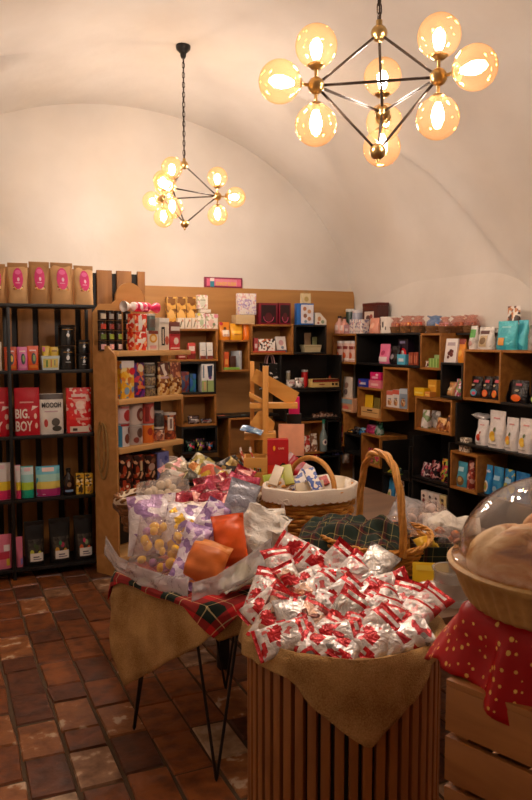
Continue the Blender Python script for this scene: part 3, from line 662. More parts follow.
# third shelf
TS = [(120, 133, 424, 446, 'ded8d8', 'b8d4e0', 'blue and white tin with brown spots, bottom left of the tin shelf', [('r', -1, -.55, 0, 1, '3a88b0'), ('c', .1, .35, .4, .22, '7a4030'), ('c', .5, .7, .3, .17, '8a4a38'), ('r', -1, 1, .9, 1, 'a83030')]),
      (134, 146, 425, 446, 'b8a8a0', '', 'grey brown tin with round spots below the white cherry tin', [('c', 0, .6, .45, .25, '6a4a40'), ('c', .4, .25, .35, .18, 'd8c8c0'), ('c', -.5, .25, .3, .15, '8a3a30')]),
      (147, 157, 424, 446, 'e87828', '', 'orange tin with dark red blots, bottom row of the tin shelf', [('c', -.3, .6, .4, .2, 'a83018'), ('c', .4, .35, .35, .17, 'c84820'), ('c', .2, .8, .3, .12, 'f0b040')])]
TT = [(120, 133, 405, 'e4c8c8', 'white tin with a large red disc, top left of the tin shelf', [('c', .2, .42, .6, .32, 'b83030'), ('r', -.7, .6, .8, .9, 'd88080')]),
      (134, 146, 404, 'd8c4b8', 'white tin with a dark brown disc, top row', [('c', .1, .48, .6, .34, '6a2a20'), ('c', .2, .45, .35, .2, 'a89080')]),
      (147, 157, 402, 'c85048', 'red and white marbled tin, top row of the tin shelf', [('c', .1, .5, .5, .3, 'e0b8a8'), ('r', -.9, -.5, .1, .8, '8a2420')])]
for (a, b, t, bt, c, _, lb, pc), (a2, b2, t2, c2, lb2, pc2) in zip(TS, TT):
    G(can, a, b, t, 2, lb, 'tin', 'picture tins', mat=c, lid='c8beb8', pieces=pc, lidh=.06)
    RG.put(can, a2, b2, t2, RG.hit((a+b)/2, t, .03)[1]+.003, lb2, 'tin', 'picture tins', mat=c2, lid='d0c8c4', pieces=pc2, lidh=.06)
NUT = pat(['a8583a', 'c87850', '7a3828', 'd8a080', 'e8c8b0'], 55)
G(jar, 158, 168, 427, 2, 'jar of mixed nuts with white lid, lower one right of the orange tin', 'jar', content=NUT, lid='e8dcd0')
RG.put(jar, 158, 167, 411, RG.hit(163, 427, .03)[1]+.003, 'dark jar with a silver lid standing on the nut jar', 'jar', content=pl('3a3430'), lid='b8b0a8')
G(can, 169, 179, 413, 2, 'tall canister with a white label and brown fruit pattern', 'canister', mat=pat(['5a2418', '8a3a24', 'b8602c', '3a1810'], 50), lid='e8e0d8', pieces=[('r', -.85, -.2, .35, .85, 'ece0d4'), ('r', -.65, -.4, .42, .78, '8a6a60')], lidh=.08)
DK = pat(['2e120c', '3a1810', '2e120c', 'a83c20', 'd8a880', '241008', '5a2818'], 34)
for i, (a, b, t, z) in enumerate([(120, 133, 480, 0), (134, 145, 480, 0), (146, 157, 479, 0)]):
    G(carton, a, b, t, 3, 'dark chocolate coloured box with %s, lower row of the bottom bay' % ['a red flower', 'small yellow marks', 'speckled nuts'][i], 'box', 'dark boxes on the stand', mat=DK, d=.08, pieces=[('c', [.1, -.2, .1][i], .5, .5, .25, ['a83c20', 'c89030', '5a3020'][i]), ('c', [.1, -.2, .1][i], .5, .2, .1, 'e8d8c8')])
    RG.put(carton, a, b, 455, RG.hit((a+b)/2, t, .03)[1]+.002, 'dark chocolate coloured box with %s, upper row of the bottom bay' % ['pale dots', 'a tall cream strip', 'a cloud shape'][i], 'box', 'dark boxes on the stand', mat=DK, d=.08, pieces=[('c', .3, .6, .25, .13, 'e8c8b0'), ('c', -.3, .3, .2, .1, 'b84828')] if i == 0 else ([('r', .1, .5, .35, .75, 'd8c090')] if i == 1 else [('c', 0, .5, .6, .16, 'c0a090'), ('c', .3, .75, .4, .1, '8a5a40')]))
G(carton, 158, 169, 452, 3, 'lilac blue box with white blossoms, bottom bay of the stand', 'box', mat='7c80c0', d=.07, pieces=[('c', .2, .35, .4, .12, 'e0dce8'), ('c', -.3, .6, .3, .09, 'd8d4e8'), ('r', -.8, -.4, .1, .8, 'a8a8d8'), ('c', .4, .8, .3, .08, '5058a0')])
G(can, 170, 181, 458, 3, 'pale pinkish canister with a white lid beside the lilac box', 'canister', mat='b09088', lid='e8dcd4', pieces=[('r', -.6, .6, .2, .7, 'c8a8a0')], lidh=.12)
# hanging rope loop
g = MB(); hp = GP+RG.n*.12
g.tube([Vector((hp.x, hp.y, 0))+Vector((RG.d.x, RG.d.y, 0))*-.008+Vector((RG.n.x, RG.n.y, 0))*.045*sin(2*pi*t/40)+Vector((0, 0, .85+.19*cos(2*pi*t/40))) for t in range(40)], .006, 8, closed=True)
g.tube([Vector((hp.x, hp.y, 0))+Vector((RG.d.x, RG.d.y, 0))*(-.009)+Vector((RG.n.x, RG.n.y, 0))*(.02+.03*sin(2*pi*t/40))+Vector((0, 0, .88+.17*cos(2*pi*t/40))) for t in range(40)], .005, 8, closed=True)
tag(g.build('rope_loop', cloth('8a6a3a', 'b08c54'), None), 'twisted straw rope loop hanging on the side of the plywood stand', 'rope')

# ---------------- back wall boxes ----------------
RB = Run((0, 6.39), 0); D = .278
LBN = 'shelf boxes on the back wall'
BB = {}
def bb(k, s0, s1, z0, z1, dark, lb, **kw):
    BB[k] = (s0, s1, z0, z1); return cubebox('shelf_box', RB, s0, s1, z0, z1, D, BLACK if dark else OAK, lb, group=LBN, back=None if dark else PANEL, **kw)
bb('B1', 1.90, 2.37, 1.41, 1.70, 0, 'oak shelf box behind the plywood stand, white tea boxes on top')
bb('B2', 1.90, 2.35, 1.115, 1.405, 1, 'black shelf box below the top left oak one')
bb('B3', 2.02, 2.352, .825, 1.11, 0, 'oak shelf box third down in the left column, dark packets inside')
bb('B4', 2.02, 2.36, .575, .82, 1, 'black shelf box right above the red bag basket')
bb('B5', 2.405, 2.683, 1.31, 1.60, 0, 'oak shelf box with two orange pouches on top')
bb('B6', 2.47, 2.84, .50, .885, 0, 'oak shelf box behind the wooden riser, lowest')
bb('B7', 2.692, 3.13, 1.465, 1.745, 0, 'oak shelf box holding a black spotted white pack')
bb('B8', 3.138, 3.485, 1.465, 1.745, 1, 'black shelf box in the top right of the back wall')
bb('B9', 2.99, 3.655, 1.125, 1.455, 1, 'wide black shelf box with a toy train box at its right', top=False)
bb('B10', 3.04, 3.655, .83, 1.12, 1, 'wide black shelf box below the toy train')
bb('B11', 3.06, 3.475, .50, .82, 0, 'oak shelf box behind the pink card')
bb('B12', 3.49, 3.66, .50, .82, 1, 'narrow black shelf box holding a bottle in the corner')
bb('B13', 2.37, 2.98, .886, .905, 1, 'black plank between the left columns', sides=(0, 0), top=False)
bb('B14', 2.02, 2.46, .16, .49, 1, 'black shelf box near the floor on the left of the back wall')
bb('B15', 2.86, 3.65, .10, .47, 1, 'wide black shelf box near the floor of the back wall')
def B(fn, a, b, t, k, lb, cat, grp=None, top=False, z=None, **kw):
    zb = z if z is not None else (BB[k][3] if top else BB[k][2]+.018)
    if not top and z is None: kw.update(smin=BB[k][0]+.02, smax=BB[k][1]-.02, zmax=BB[k][3]-.02)
    return RB.put(fn, a, b, t, zb, lb, cat, grp, **kw)
GP_ = pat(['e8dccc', 'e8dccc', 'f0e4d8', 'b0b088', 'e0a0a0', 'e8dccc'], 60)
BRS = pat(['c08838', 'd8a048', '7a4a20', 'e0b058'], 26)
for i, (a, b) in enumerate([(167, 176), (176.5, 186), (186.5, 196)]):
    B(carton, a, b, 297, 'B1', 'gold and brown tall box, %s of three behind the tea boxes' % ['left', 'middle', 'right'][i], 'box', 'gold tall boxes', top=True, off=.12, d=.08, mat=BRS, pieces=[('c', 0, .45, .7, .14, 'e8b868'), ('r', -.9, .9, .8, .95, '8a5a28')])
for i, (a, b) in enumerate([(178, 184.5), (185, 191.5), (192, 197.5)]):
    B(carton, a, b, 318, 'B1', 'small cream carton with dark slanted strokes, %s of three' % ['left', 'middle', 'right'][i], 'carton', 'cream cartons', top=True, d=.06, mat='e6d8c4', pieces=[('p', [(-.5, .15), (-.2, .15), (.3, .7), (0, .7)], '6a6a50'), ('c', .4, .75, .3, .12, 'c89070')])
B(carton, 197.5, 205.5, 313, 'B1', 'white tea box with green leaves, yellow corner, under the upright tea box', 'box', 'tea boxes', top=True, d=.07, mat=GP_, pieces=[('c', -.7, .9, .4, .1, 'e8d860'), ('c', 0, .4, .5, .2, 'b8c8a0')])
B(carton, 206, 218, 314, 'B1', 'white tea box with pink blossoms at the right end', 'box', 'tea boxes', top=True, d=.07, mat=GP_, pieces=[('c', .7, .85, .4, .13, 'e890a0'), ('c', -.1, .4, .5, .25, 'e8c0b0'), ('c', .3, .3, .25, .1, '80906a')])
zz = RB.hit(203, 313, .03)[1]
B(carton, 200, 211, 309.5, 'B1', 'thin white box lying flat on the tea boxes', 'box', z=zz+.004, d=.07, mat='e6ddd0')
B(carton, 197.5, 208, 295, 'B1', 'white tea box with leaf print, standing topmost on the flat white box', 'box', 'tea boxes', z=RB.hit(203, 309.5, .03)[1]+.005, d=.05, mat=GP_, pieces=[('c', 0, .5, .6, .3, 'd8d4c0'), ('r', -.5, .5, .6, .66, '8a8a70')])
B(carton, 178, 186, 353, 'B1', 'low dark red box inside the top left oak box', 'box', d=.1, mat='8a2820', pieces=[('r', -.8, .8, .3, .5, 'e0b0a0')])
B(carton, 188, 195.5, 343, 'B1', 'red and white chocolate pack, left of the two white ones', 'pack', d=.04, mat='d85048', pieces=[('r', -1, 1, .0, .35, '7a2018'), ('r', -.8, .8, .5, .8, 'f0d8cc')])
for i, (a, b) in enumerate([(200, 206), (207, 213)]):
    B(carton, a, b, 342.5, 'B1', 'white upright pack with a dark foot, %s one of the pair' % ['left', 'right'][i], 'pack', 'white upright packs', d=.03, mat='e0dcd6', lean=-.08*i, pieces=[('r', -1, 1, 0, .2, '7a3028'), ('r', -.6, .6, .5, .54, 'a0a0a0')])
B(carton, 181, 189, 372, 'B2', 'dark red and blue picture box in the black shelf box', 'box', d=.08, mat=pat(['6a2830', '3a4a6a', '8a4a30'], 30))
B(carton, 190, 196, 374, 'B2', 'teal and blue picture box in the black shelf box', 'box', d=.08, mat=pat(['2a7078', '2858a0', '205060'], 26))
B(carton, 201.5, 215, 363, 'B2', 'tall white box with blue figure and green foot', 'box', off=.004, d=.12, mat='e4e0dc', pieces=[('r', -1, 1, 0, .40, '9ab070'), ('r', -.15, .0, 0, .42, '5a4a30'), ('r', -.7, -.3, .05, .35, 'c8a878'), ('p', [(-.1, .92), (.8, .95), (.7, .55), (.1, .5)], '283858'), ('c', .4, .5, .25, .05, '703880'), ('r', -.85, -.6, .5, .95, '7a8a9a')])
rr_ = random.Random(4)
for i, (a, b, t, c, lb) in enumerate([(189, 201, 416, '3a2420', 'dark brown shiny packet with a pale line, left in the third oak box'), (202, 214, 419, '2a2430', 'flat blackish packet with red marks, right in the third oak box')]):
    B(pouch, a, b, t, 'B3', lb, 'packet', d=.09, mat=foilmat([c, '4a3430', 'a89890', c], 40), pieces=[('r', -.6, .5, .5, .58, 'c8c0b8' if i == 0 else 'b04040')])
for i, (a, b, cs) in enumerate([(187, 196, ['1c1a1c', '3a6a50', '1c1a1c', 'c03050']), (197, 206, ['1c1820', 'b0a040', '1c1820', '884080']), (207, 216, ['201c20', 'c05030', '201c20', '3070a0'])]):
    B(pouch, a, b, [441, 439, 442][i], 'B4', 'dark packet with %s specks in the black box above the red bags' % ['green and red', 'yellow and purple', 'orange and blue'][i], 'packet', 'dark speckled packets', d=.09, mat=foilmat(cs, 60))
B(pouch, 220, 231, 322, 'B5', 'orange pouch with red corner tag and white panel', 'pouch', 'orange pouches', top=True, d=.08, flat=True, mat='ea8a1c', pieces=[('r', -.5, .8, .2, .55, 'f4e4d0'), ('c', -.6, .9, .35, .1, 'c01828'), ('c', 0, .65, .25, .08, '6a3a10'), ('r', -.4, .6, .25, .3, 'c86020')])
B(pouch, 231.5, 244, 323.5, 'B5', 'yellow orange pouch, plain, next to the red tagged one', 'pouch', 'orange pouches', top=True, d=.08, flat=True, mat='f0a81c', pieces=[('r', -.8, .8, .4, .55, 'f8c840'), ('r', -.6, .5, .3, .34, 'a06010')])
B(pouch, 244.5, 250.5, 323, 'B5', 'deep orange pouch standing sideways at the box edge', 'pouch', 'orange pouches', top=True, d=.07, mat='e87818')
B(carton, 224, 229, 352, 'B5', 'small orange red box inside the box under the orange pouches', 'box', d=.08, mat='d85a28', pieces=[('r', -.6, .6, .3, .6, 'f0a050')])
B(carton, 230, 236, 356, 'B5', 'dark brown thin pack beside the small orange red box', 'pack', d=.06, mat='4a2a20')
B(carton, 239, 242, 351, 'B5', 'pale blue leaflet leaning in the box under the orange pouches', 'leaflet', d=.12, turn=.35, mat='c8ccd0')
B(carton, 224, 240, 367.5, 'B5', 'flat lime green pack lying at the front of its box', 'pack', off=.001, d=.027, mat='8ab848')
B(carton, 219.5, 226, 404, 'B13', 'orange pink box at the left end of the low black plank', 'box', d=.07, mat='e07058', pieces=[('r', -.7, .7, .5, .8, 'f0b0a0')])
for i, (a, b) in enumerate([(227, 231.5), (232, 236.5), (237, 241.5)]):
    B(bottle, a, b, 397+i, 'B13', 'small dark bottle with a pale cap, %s of three on the low plank' % ['left', 'middle', 'right'][i], 'bottle', 'small dark bottles', mat=pl(['5a3a20', '3a3a34', '2a2c30'][i], .15), lid='b8b0a0', pieces=[('r', -.7, .7, .2, .5, ['a89070', '787870', '506878'][i])])
B(can, 242, 247, 409, 'B13', 'little pale blue tin beside the three dark bottles', 'tin', mat='90b4b8')
o = B(carton, 236, 255, 315, 'B7', 'plain flat wooden box under the lilac print card box', 'box', z=BB['B7'][3], d=.12, mat=wood('c8a878', 'dcc094')); 
B(carton, 238, 256.5, 293.5, 'B7', 'square white box with lilac blossom print', 'box', z=RB.hit(246, 315, .03)[1]+.003, d=.06, mat=pat(['ece2dc', 'ece2dc', 'ece2dc', 'c0a8c8', 'e8d8c8', 'e0b0b0'], 70), pieces=[('c', 0, .55, .5, .2, pat(['c8b0d0', 'ece2dc', 'b098c0'], 80))])
for i, (a, b) in enumerate([(259, 278), (279, 291)]):
    o = B(carton, a, b, 303, 'B7', ['wide maroon gift box with window and pink rim', 'narrow maroon gift box with window, right of the wide one'][i], 'gift box', 'maroon gift boxes', top=True, off=.02, d=.1, mat='7a1428', pieces=[('r', -.8, .8, .08, .9, '2a0c10'), ('c', 0, .35, .4, .2, '5a1820')])
    w_ = .17 if i == 0 else .1
    MB().tube([(w_*.3*cos(pi*q/10+pi), -.004, .07+.05*sin(pi*q/10+pi)) for q in range(11)], .0025, 6).build('ribbon', pl('e0507a'), o)
B(carton, 254, 258, 338, 'B7', 'narrow red and white box at the left in the spotted pack box', 'box', d=.07, mat='b84848', pieces=[('r', -.6, .6, .3, .6, 'e8d0c8')])
B(carton, 259, 275, 339, 'B7', 'white pack with black spots lying in the oak box', 'pack', d=.08, mat=pat(['ece6dc', '2a2018', 'ece6dc', 'ece6dc', 'c86a40'], 55), turn=-.1)
B(carton, 277, 287, 336, 'B7', 'tilted white leaflet with a dark blue foot', 'leaflet', d=.03, lean=-.25, mat='e8e0d8', pieces=[('r', -1, 1, 0, .15, '303a58'), ('c', 0, .6, .5, .18, 'd0a0a0'), ('c', .2, .3, .3, .1, '7a8aa0')], off=.06)
B(carton, 252, 286, 351, 'B7', 'long flat red box lying at the front edge', 'box', off=.002, d=.026, mat='c84828')
B(carton, 297, 314, 303.5, 'B8', 'blue box with rows of shell pictures on white', 'box', top=True, d=.06, mat='2868b8', pieces=[('r', -.55, .95, .06, .94, 'e0dce0'), ('c', -.1, .75, .22, .1, 'b87850'), ('c', .45, .62, .22, .1, 'c89068'), ('c', -.05, .42, .22, .1, '8a6050'), ('c', .45, .28, .22, .1, 'b88060'), ('c', .0, .15, .18, .07, '8098b0')])
B(giftbag, 302, 311, 290, 'B8', 'tiny cream gift bag perched on the shell picture box', 'gift bag', z=RB.hit(306, 303.5, .03)[1]+.003, d=.045, mat='dccaa0', cord='a88858', pieces=[('c', 0, .3, .5, .2, 'b8a060')])
g = MB(); g.prism([(-.06, 0), (.06, 0), (.06, .045), (-.01, .115), (-.06, .115)], 0, .05)
o = g.build('cut_corner_box', pl('e6dccc')); s0 = RB.hit(320, 315, .04)[0]; o.location = (s0+.005, 6.42, BB['B8'][3]+.001)
art(o, .12, .115, lambda x, z: -.0005, [('c', -.3, .5, .3, .2, 'c89060'), ('c', .3, .25, .3, .15, '8aa080'), ('c', -.5, .15, .2, .1, 'b06050')])
tag(o, 'white pack with a sloping corner beside the blue shell picture box', 'pack')
tr = B(tray, 304, 322, 345, 'B8', 'cream wooden tray inside the black top right box', 'tray', d=.1, mat='c8b890', pieces=[('r', -.9, .9, .7, .8, 'a89868')])
B(pouch, 305, 312, 333, 'B8', 'brown packet standing at the left behind the cream tray', 'packet', off=.14, d=.04, mat='9a7a58'); B(pouch, 313, 321, 337, 'B8', 'olive packet standing at the right behind the cream tray', 'packet', off=.14, d=.04, mat='8a8a58')
# back wall middle shelf
B(giftbag, 262, 280, 354, 'B9', 'black bag with white swirl pattern behind the wooden riser', 'bag', z=1.13, d=.07, mat=pat(['14110f', '14110f', '14110f', 'd8d0c8'], 22, kind='noise'))
B(can, 287, 291, 371, 'B9', 'little cream cup with greenery, left on the toy train shelf', 'cup', mat='c8b898', off=.12)
for i, (a, b, t) in enumerate([(288, 297, 380), (297, 306, 378)]):
    B(pouch, a, b, t, 'B9', 'crumpled white packet with dark print, %s of two beside the toy train' % ['left', 'right'][i], 'packet', 'crumpled white packets', d=.1, mat=foilmat(['e0d8d0', 'e0d8d0', '7a6a60', 'c8a0a0'], 50))
B(can, 303, 309, 370, 'B9', 'small bright red tin behind the white packets', 'tin', mat='d82020', off=.16)
tb = B(carton, 312, 344, 379, 'B9', 'cream toy train box with black windows and red top', 'box', d=.09, off=.01, mat='e0c078', pieces=[('r', .45, .62, .2, .5, '241810'), ('r', .7, .9, .2, .5, '241810'), ('r', -.5, -.1, .3, .42, 'a03820'), ('r', -1, 1, .62, 1, '5a1810'), ('r', -.9, .9, .7, .78, 'b8402c')])
g = MB(); g.add([(-.035, 0, 0), (.035, 0, 0), (.035, .05, 0), (-.035, .05, 0), (0, .025, .11)], [(3, 2, 1, 0), (0, 1, 4), (1, 2, 4), (2, 3, 4), (3, 0, 4)])
o = g.build('paper_cone', pl('c8482a')); s0 = RB.hit(331, 370, .15)[0]; o.location = (s0, 6.54, 1.144); tag(o, 'red pointed paper cone behind the toy train box', 'cone')
for i, (a, b, t) in enumerate([(314, 321, 414), (321, 328, 412), (328, 335, 413), (335, 341, 415)]):
    B(sachet_item if False else pouch, a, b, t, 'B10', 'brown mottled packet, %s in the row under the toy train' % ['first from left', 'second', 'third', 'last and rightmost'][i], 'packet', 'brown mottled packets', d=.08, mat=foilmat(['5a3a28', '8a6a58', 'b89a88', '3a2418'], 50))
for i, (a, b, t) in enumerate([(306, 312, 436), (312.5, 319, 434)]):
    B(pouch, a, b, t, 'B11', ['white and red packet right of the pink card', 'brown and white packet right of the red one'][i], 'packet', d=.08, mat=[pat(['e0d0c0', 'b83028'], 40), pat(['8a5a40', 'e0d0c0'], 40)][i])
B(bottle, 320+2, 329, 420, 'B12', 'slim bottle with a green cap and round label in the corner', 'bottle', off=-.04, z=.5205, mat=pl('7a8a88', .2), lid='2a7a60', neck=.45, pieces=[('c', 0, .3, .7, .1, 'e0d8d0'), ('c', 0, .3, .35, .05, '503050')])
o = B(carton, 204, 243, 277.5, 'B1', 'long pink and maroon sweet box lying on top of the oak panelling', 'box', z=2.09, off=.2835, d=.026, mat='8a2848', pieces=[('r', -.9, .92, .14, .86, 'e06888'), ('r', -.72, -.5, .05, .6, '3a8aa0'), ('r', -.72, -.5, .6, .9, 'e8d8d8'), ('r', -.45, .7, .2, .8, 'e890a0')])
lettering(o, 'CANDY SUSHI', .02, .036, .034, .2, 'f0c050', lambda x, z: -.0036, bold=.03)
# lower back wall packets behind the baskets
for i, (a, b, t, cs) in enumerate([(312, 322, 452, ['c02830', '802028', 'e0d0d0']), (334, 345, 452, ['28305a', '4a4a78', '181828', 'b0a8c0']), (345, 352, 464, ['e0d4c8', 'c8a890', 'e0d4c8']), (322, 332, 458, ['2a6a78', '184850'])]):
    B(pouch, a, b, t, 'B15', ['red packet above the white lined basket handle', 'dark blue glossy packet low on the back wall', 'cream packet low in the far corner', 'teal packet low on the back wall'][i], 'packet', d=.1, z=.4705, off=.0, mat=foilmat(cs, 40), top=True)

# ---------------- right wall boxes ----------------
RR = Run((3.67, 0), -pi/2); DR = .29      # s = -v
LRN = 'shelf boxes on the right wall'
RC = {}
def rc(k, v0, v1, z0, z1, dark, lb, **kw):
    RC[k] = (v0, v1, z0, z1); return cubebox('shelf_box', RR, -v1+.001, -v0-.001, z0, z1, DR, BLACK if dark else OAK, lb, group=LRN, **kw)
g = MB(); g.box(3.963, 3.969, 4.86, 6.65, 0, 1.60); g.box(3.963, 3.969, 2.6, 4.86, 0, 1.50); o = g.build('backing_board', BLACK); tag(o, 'black backing board behind the boxes of the right wall', 'panel')
rc('R1', 6.15, 6.62, 1.37, 1.66, 0, 'oak shelf box in the far corner, striped tins inside')
rc('R2', 5.131, 6.148, 1.37, 1.66, 1, 'long black shelf box between two oak ones, near the top', t=.016)
rc('R5', 4.855, 5.128, 1.36, 1.655, 0, 'oak shelf box holding green boxes')
rc('R6', 4.58, 4.852, 1.145, 1.425, 1, 'black shelf box with a leaning cherry print pack on top')
rc('R7', 4.165, 4.575, 1.15, 1.53, 0, 'big oak shelf box holding black crisp packets')
rc('R8', 3.2, 4.162, 1.145, 1.511, 1, 'black shelf bay right of the big oak box', top=False, sides=(0, 1))
rc('R3', 5.28, 5.68, .99, 1.362, 0, 'tall oak shelf box holding cereal packs')
rc('R4', 5.69, 6.12, .87, 1.16, 0, 'oak shelf box holding a little crate with a yellow pack')
rc('R9', 4.70, 5.19, .855, 1.135, 0, 'oak shelf box holding white and brown bags')
rc('R10', 3.3, 4.66, .80, 1.12, 1, 'black shelf bay holding white fruit print pouches', top=False)
rc('R11', 4.39, 4.71, .45, .745, 0, 'small oak shelf box holding teal packets')
rc('R17', 3.3, 4.385, .45, .70, 1, 'black shelf bay holding blue packets', top=False, sides=(0, 1))
rc('R12', 4.72, 5.22, .45, .80, 1, 'black shelf box with two dark sweet bags', top=False)
rc('R13', 5.71, 6.04, .44, .73, 0, 'oak shelf box seen through the basket handle')
rc('R14', 6.045, 6.36, .50, .70, 1, 'black shelf box with bags on top, beside the corner', t=.02)
rc('R16', 6.365, 6.64, .56, .90, 0, 'oak shelf box in the corner with green and red bags')
rc('R18', 4.72, 5.22, .12, .44, 1, 'black shelf box near the floor with picture cartons')
rc('R19', 5.25, 5.68, .40, .70, 1, 'black shelf box behind the basket handle', top=False)
rc('R20', 5.25, 5.68, .10, .39, 1, 'lowest black shelf box behind the basket handle', top=False)
def Rw(fn, a, b, t, k, lb, cat, grp=None, top=False, z=None, **kw):
    zb = z if z is not None else (RC[k][3] if top else RC[k][2]+.018)
    if not top and z is None: kw.update(smin=-RC[k][1]+.021, smax=-RC[k][0]-.021, zmax=RC[k][3]-.02)
    return RR.put(fn, a, b, t, zb, lb, cat, grp, **kw)
# R1 inside and top
for i, (a, b) in enumerate([(334, 340), (340.5, 347), (347.5, 353)]):
    Rw(can, a, b, 341, 'R1', 'pink and white banded tin, %s of three in the corner box' % ['left', 'middle', 'right'][i], 'tin', 'banded tins', mat='e0b8a8', lid='e8ddd8', pieces=[('r', -.9, .9, .6, .75, '8a3028'), ('c', 0, .3, .5, .16, 'd05828'), ('r', -.9, .9, .1, .16, 'f0e8e0')])
for i, (a, b, t, c) in enumerate([(333, 338, 316, 'e0a898'), (338.5, 343, 317, 'd89888')]):
    Rw(bottle, a, b, t, 'R1', 'pink bottle with a dark cap, %s of the pair at the corner' % ['left', 'right'][i], 'bottle', 'pink bottles', top=True, mat=c, lid='3a2420', neck=.4, pieces=[('r', -.6, .6, .2, .5, 'f0d8d0')])
Rw(carton, 344, 349, 325, 'R1', 'small grey pink box beside the pink bottles', 'box', top=True, d=.06, mat='b88a90', pieces=[('r', -.6, .6, .3, .6, 'e0d0d0')])
for i, (a, b) in enumerate([(349.5, 355.5), (356, 362)]):
    RR.put(carton, a, b, 319.5, 1.661, 'white sketch print box, %s one of two under the dark cups' % ['left', 'right'][i], 'box', 'sketch print boxes', d=.08, mat=pat(['e8dcd4', 'e8dcd4', '8a8098', 'e0b8b0'], 70))
Rw(bottle, 337, 343, 310, 'R1', 'dark red and green bottle behind the pink ones', 'bottle', top=True, off=.15, mat='5a2a20', lid='203a28', neck=.3)
Rw(can, 344, 349, 309, 'R1', 'dark green cup behind the sketch print boxes', 'cup', top=True, off=.16, mat='2a4034', lid='d0d0c8')
Rw(can, 350, 356, 310, 'R1', 'pale blue banded cup behind the sketch print boxes', 'cup', top=True, off=.14, mat='a8a8b8', lid='e8e0e0', pieces=[('r', -.8, .8, .3, .5, '3a3a50')])
bx = RR.put(carton, 362.5, 378, 303, 1.661, 'tall dark maroon box with a framed picture on the side, against the wall', 'box', off=.14, d=.12, mat='4a1814', lidh=.03, lid='5a1c18', pieces=[('r', -.7, .55, .3, .72, 'd8c8b8'), ('c', -.2, .5, .3, .1, '5a3a38'), ('c', .2, .55, .2, .08, 'a04a40')])
Rw(pouch, 367, 376, 318, 'R2', 'salmon pink packet in front of the tall maroon box', 'packet', top=True, d=.08, mat='e09880', pieces=[('c', 0, .5, .4, .2, 'e8b8a0')])
Rw(can, 377, 387, 317, 'R2', 'white cup with black marks and a pale lid', 'cup', top=True, mat='ece0d4', lid='f0e8e0', lidh=.08, pieces=[('r', -.5, -.2, .2, .5, '201818'), ('r', .1, .3, .35, .7, '201818'), ('r', .5, .6, .2, .4, '201818')])
BSK = cloth('6a4424', '8a6238')
def gift_basket(a, b, t, k, zb, label, film, goods, off=.03):
    s0, _ = RR.hit(a, t, off); s1, _ = RR.hit(b, t, off); w_ = (s1-s0)*.97; zt = RR.hit((a+b)/2, t, off)[1]; h = zt-zb; hb = h*.42
    p = RR.P0+RR.n*off+RR.d*((s0+s1)/2); o = empty('gift_basket', (p.x, p.y, zb+.001), RR.ang, label, 'gift basket', 'small wrapped gift baskets')
    d = min(w_*.8, .13); g = MB()
    for j in range(5):
        z = hb*(j+.5)/5; q = .86+.14*j/4; g.tube([(w_/2*q*cos(2*pi*i/28)*(1+.02*(-1)**(i+j)), d/2+d/2*q*sin(2*pi*i/28)*(1+.03*(-1)**(i+j)), z) for i in range(28)], hb*.11, 5, closed=True)
    g.lathe([(.42, .0), (.42, .004)], 20, (0, d/2, 0), sx=w_, sy=d); g.build('wicker_bowl', BSK, o)
    for i in range(3): 
        q = can(w_*.3, h*.5, .03, pat(goods, 60, .3), lid=goods[0], name='wrapped_sweet'); q.parent = o; q.location = ((i-1)*w_*.3, d*.2, hb*.3)
    g = MB(); n = 20; g.lathe([(.44, .35), (.47, .5), (.44, .66), (.34, .78), (.24, .82), (.34, .92), (.44, 1)], n, (0, d/2, 0), sx=w_, sy=d, cap=False)
    g.v = [Vector((v.x*(1+.05*sin(i*2.1)), v.y, v.z*h*(1+.03*sin(i*1.7)))) for i, v in enumerate(g.v)]
    g.build('film_wrap', film, o, smooth=0); return o
FILM = clear('f4cfc4', .24, .06, 'tinted_film', 60); FILMB = clear('b0ccf0', .34, .06, 'tinted_film', 60)
gift_basket(388, 396, 318, 'R2', 1.661, 'orange wrapped gift basket right of the white spotted cup', FILM, ['c85a28', 'e8b040', '8a3a20'])
gift_basket(396.5, 407, 316, 'R2', 1.661, 'orange and gold wrapped gift basket, second in the row', FILM, ['e88030', 'e8c860', 'a84828'])
gift_basket(407.5, 418, 316, 'R2', 1.661, 'red and gold wrapped gift basket, just left of the pale blue one', FILM, ['d84830', 'e8b040', '8a3a20'])
gift_basket(422, 435, 316, 'R5', 1.656, 'gift basket wrapped in pale blue topped film', FILMB, ['7a98d0', 'e8b870', 'c89040'])
gift_basket(436, 445, 317, 'R5', 1.656, 'pink wrapped gift basket right of the pale blue one', FILM, ['e8a0b0', '8a4a30', 'c87850'])
gift_basket(445.5, 459, 316, 'R6', 1.656, 'wide brown wrapped gift basket over the cherry print pack', FILM, ['c87850', '6a3a20', 'b86a40'], off=.17)
gift_basket(459.5, 472, 315, 'R6', 1.656, 'rose brown wrapped gift basket, rightmost, next to the white bags', FILM, ['c07058', '6a3020', 'a85a40'], off=.17)
MB_ = MB(); MB_.box(3.81, 3.962, 4.17, 4.85, 1.64, 1.655); tag(MB_.build('narrow_shelf', BLACK), 'narrow black shelf under the two brown wrapped gift baskets', 'shelf')
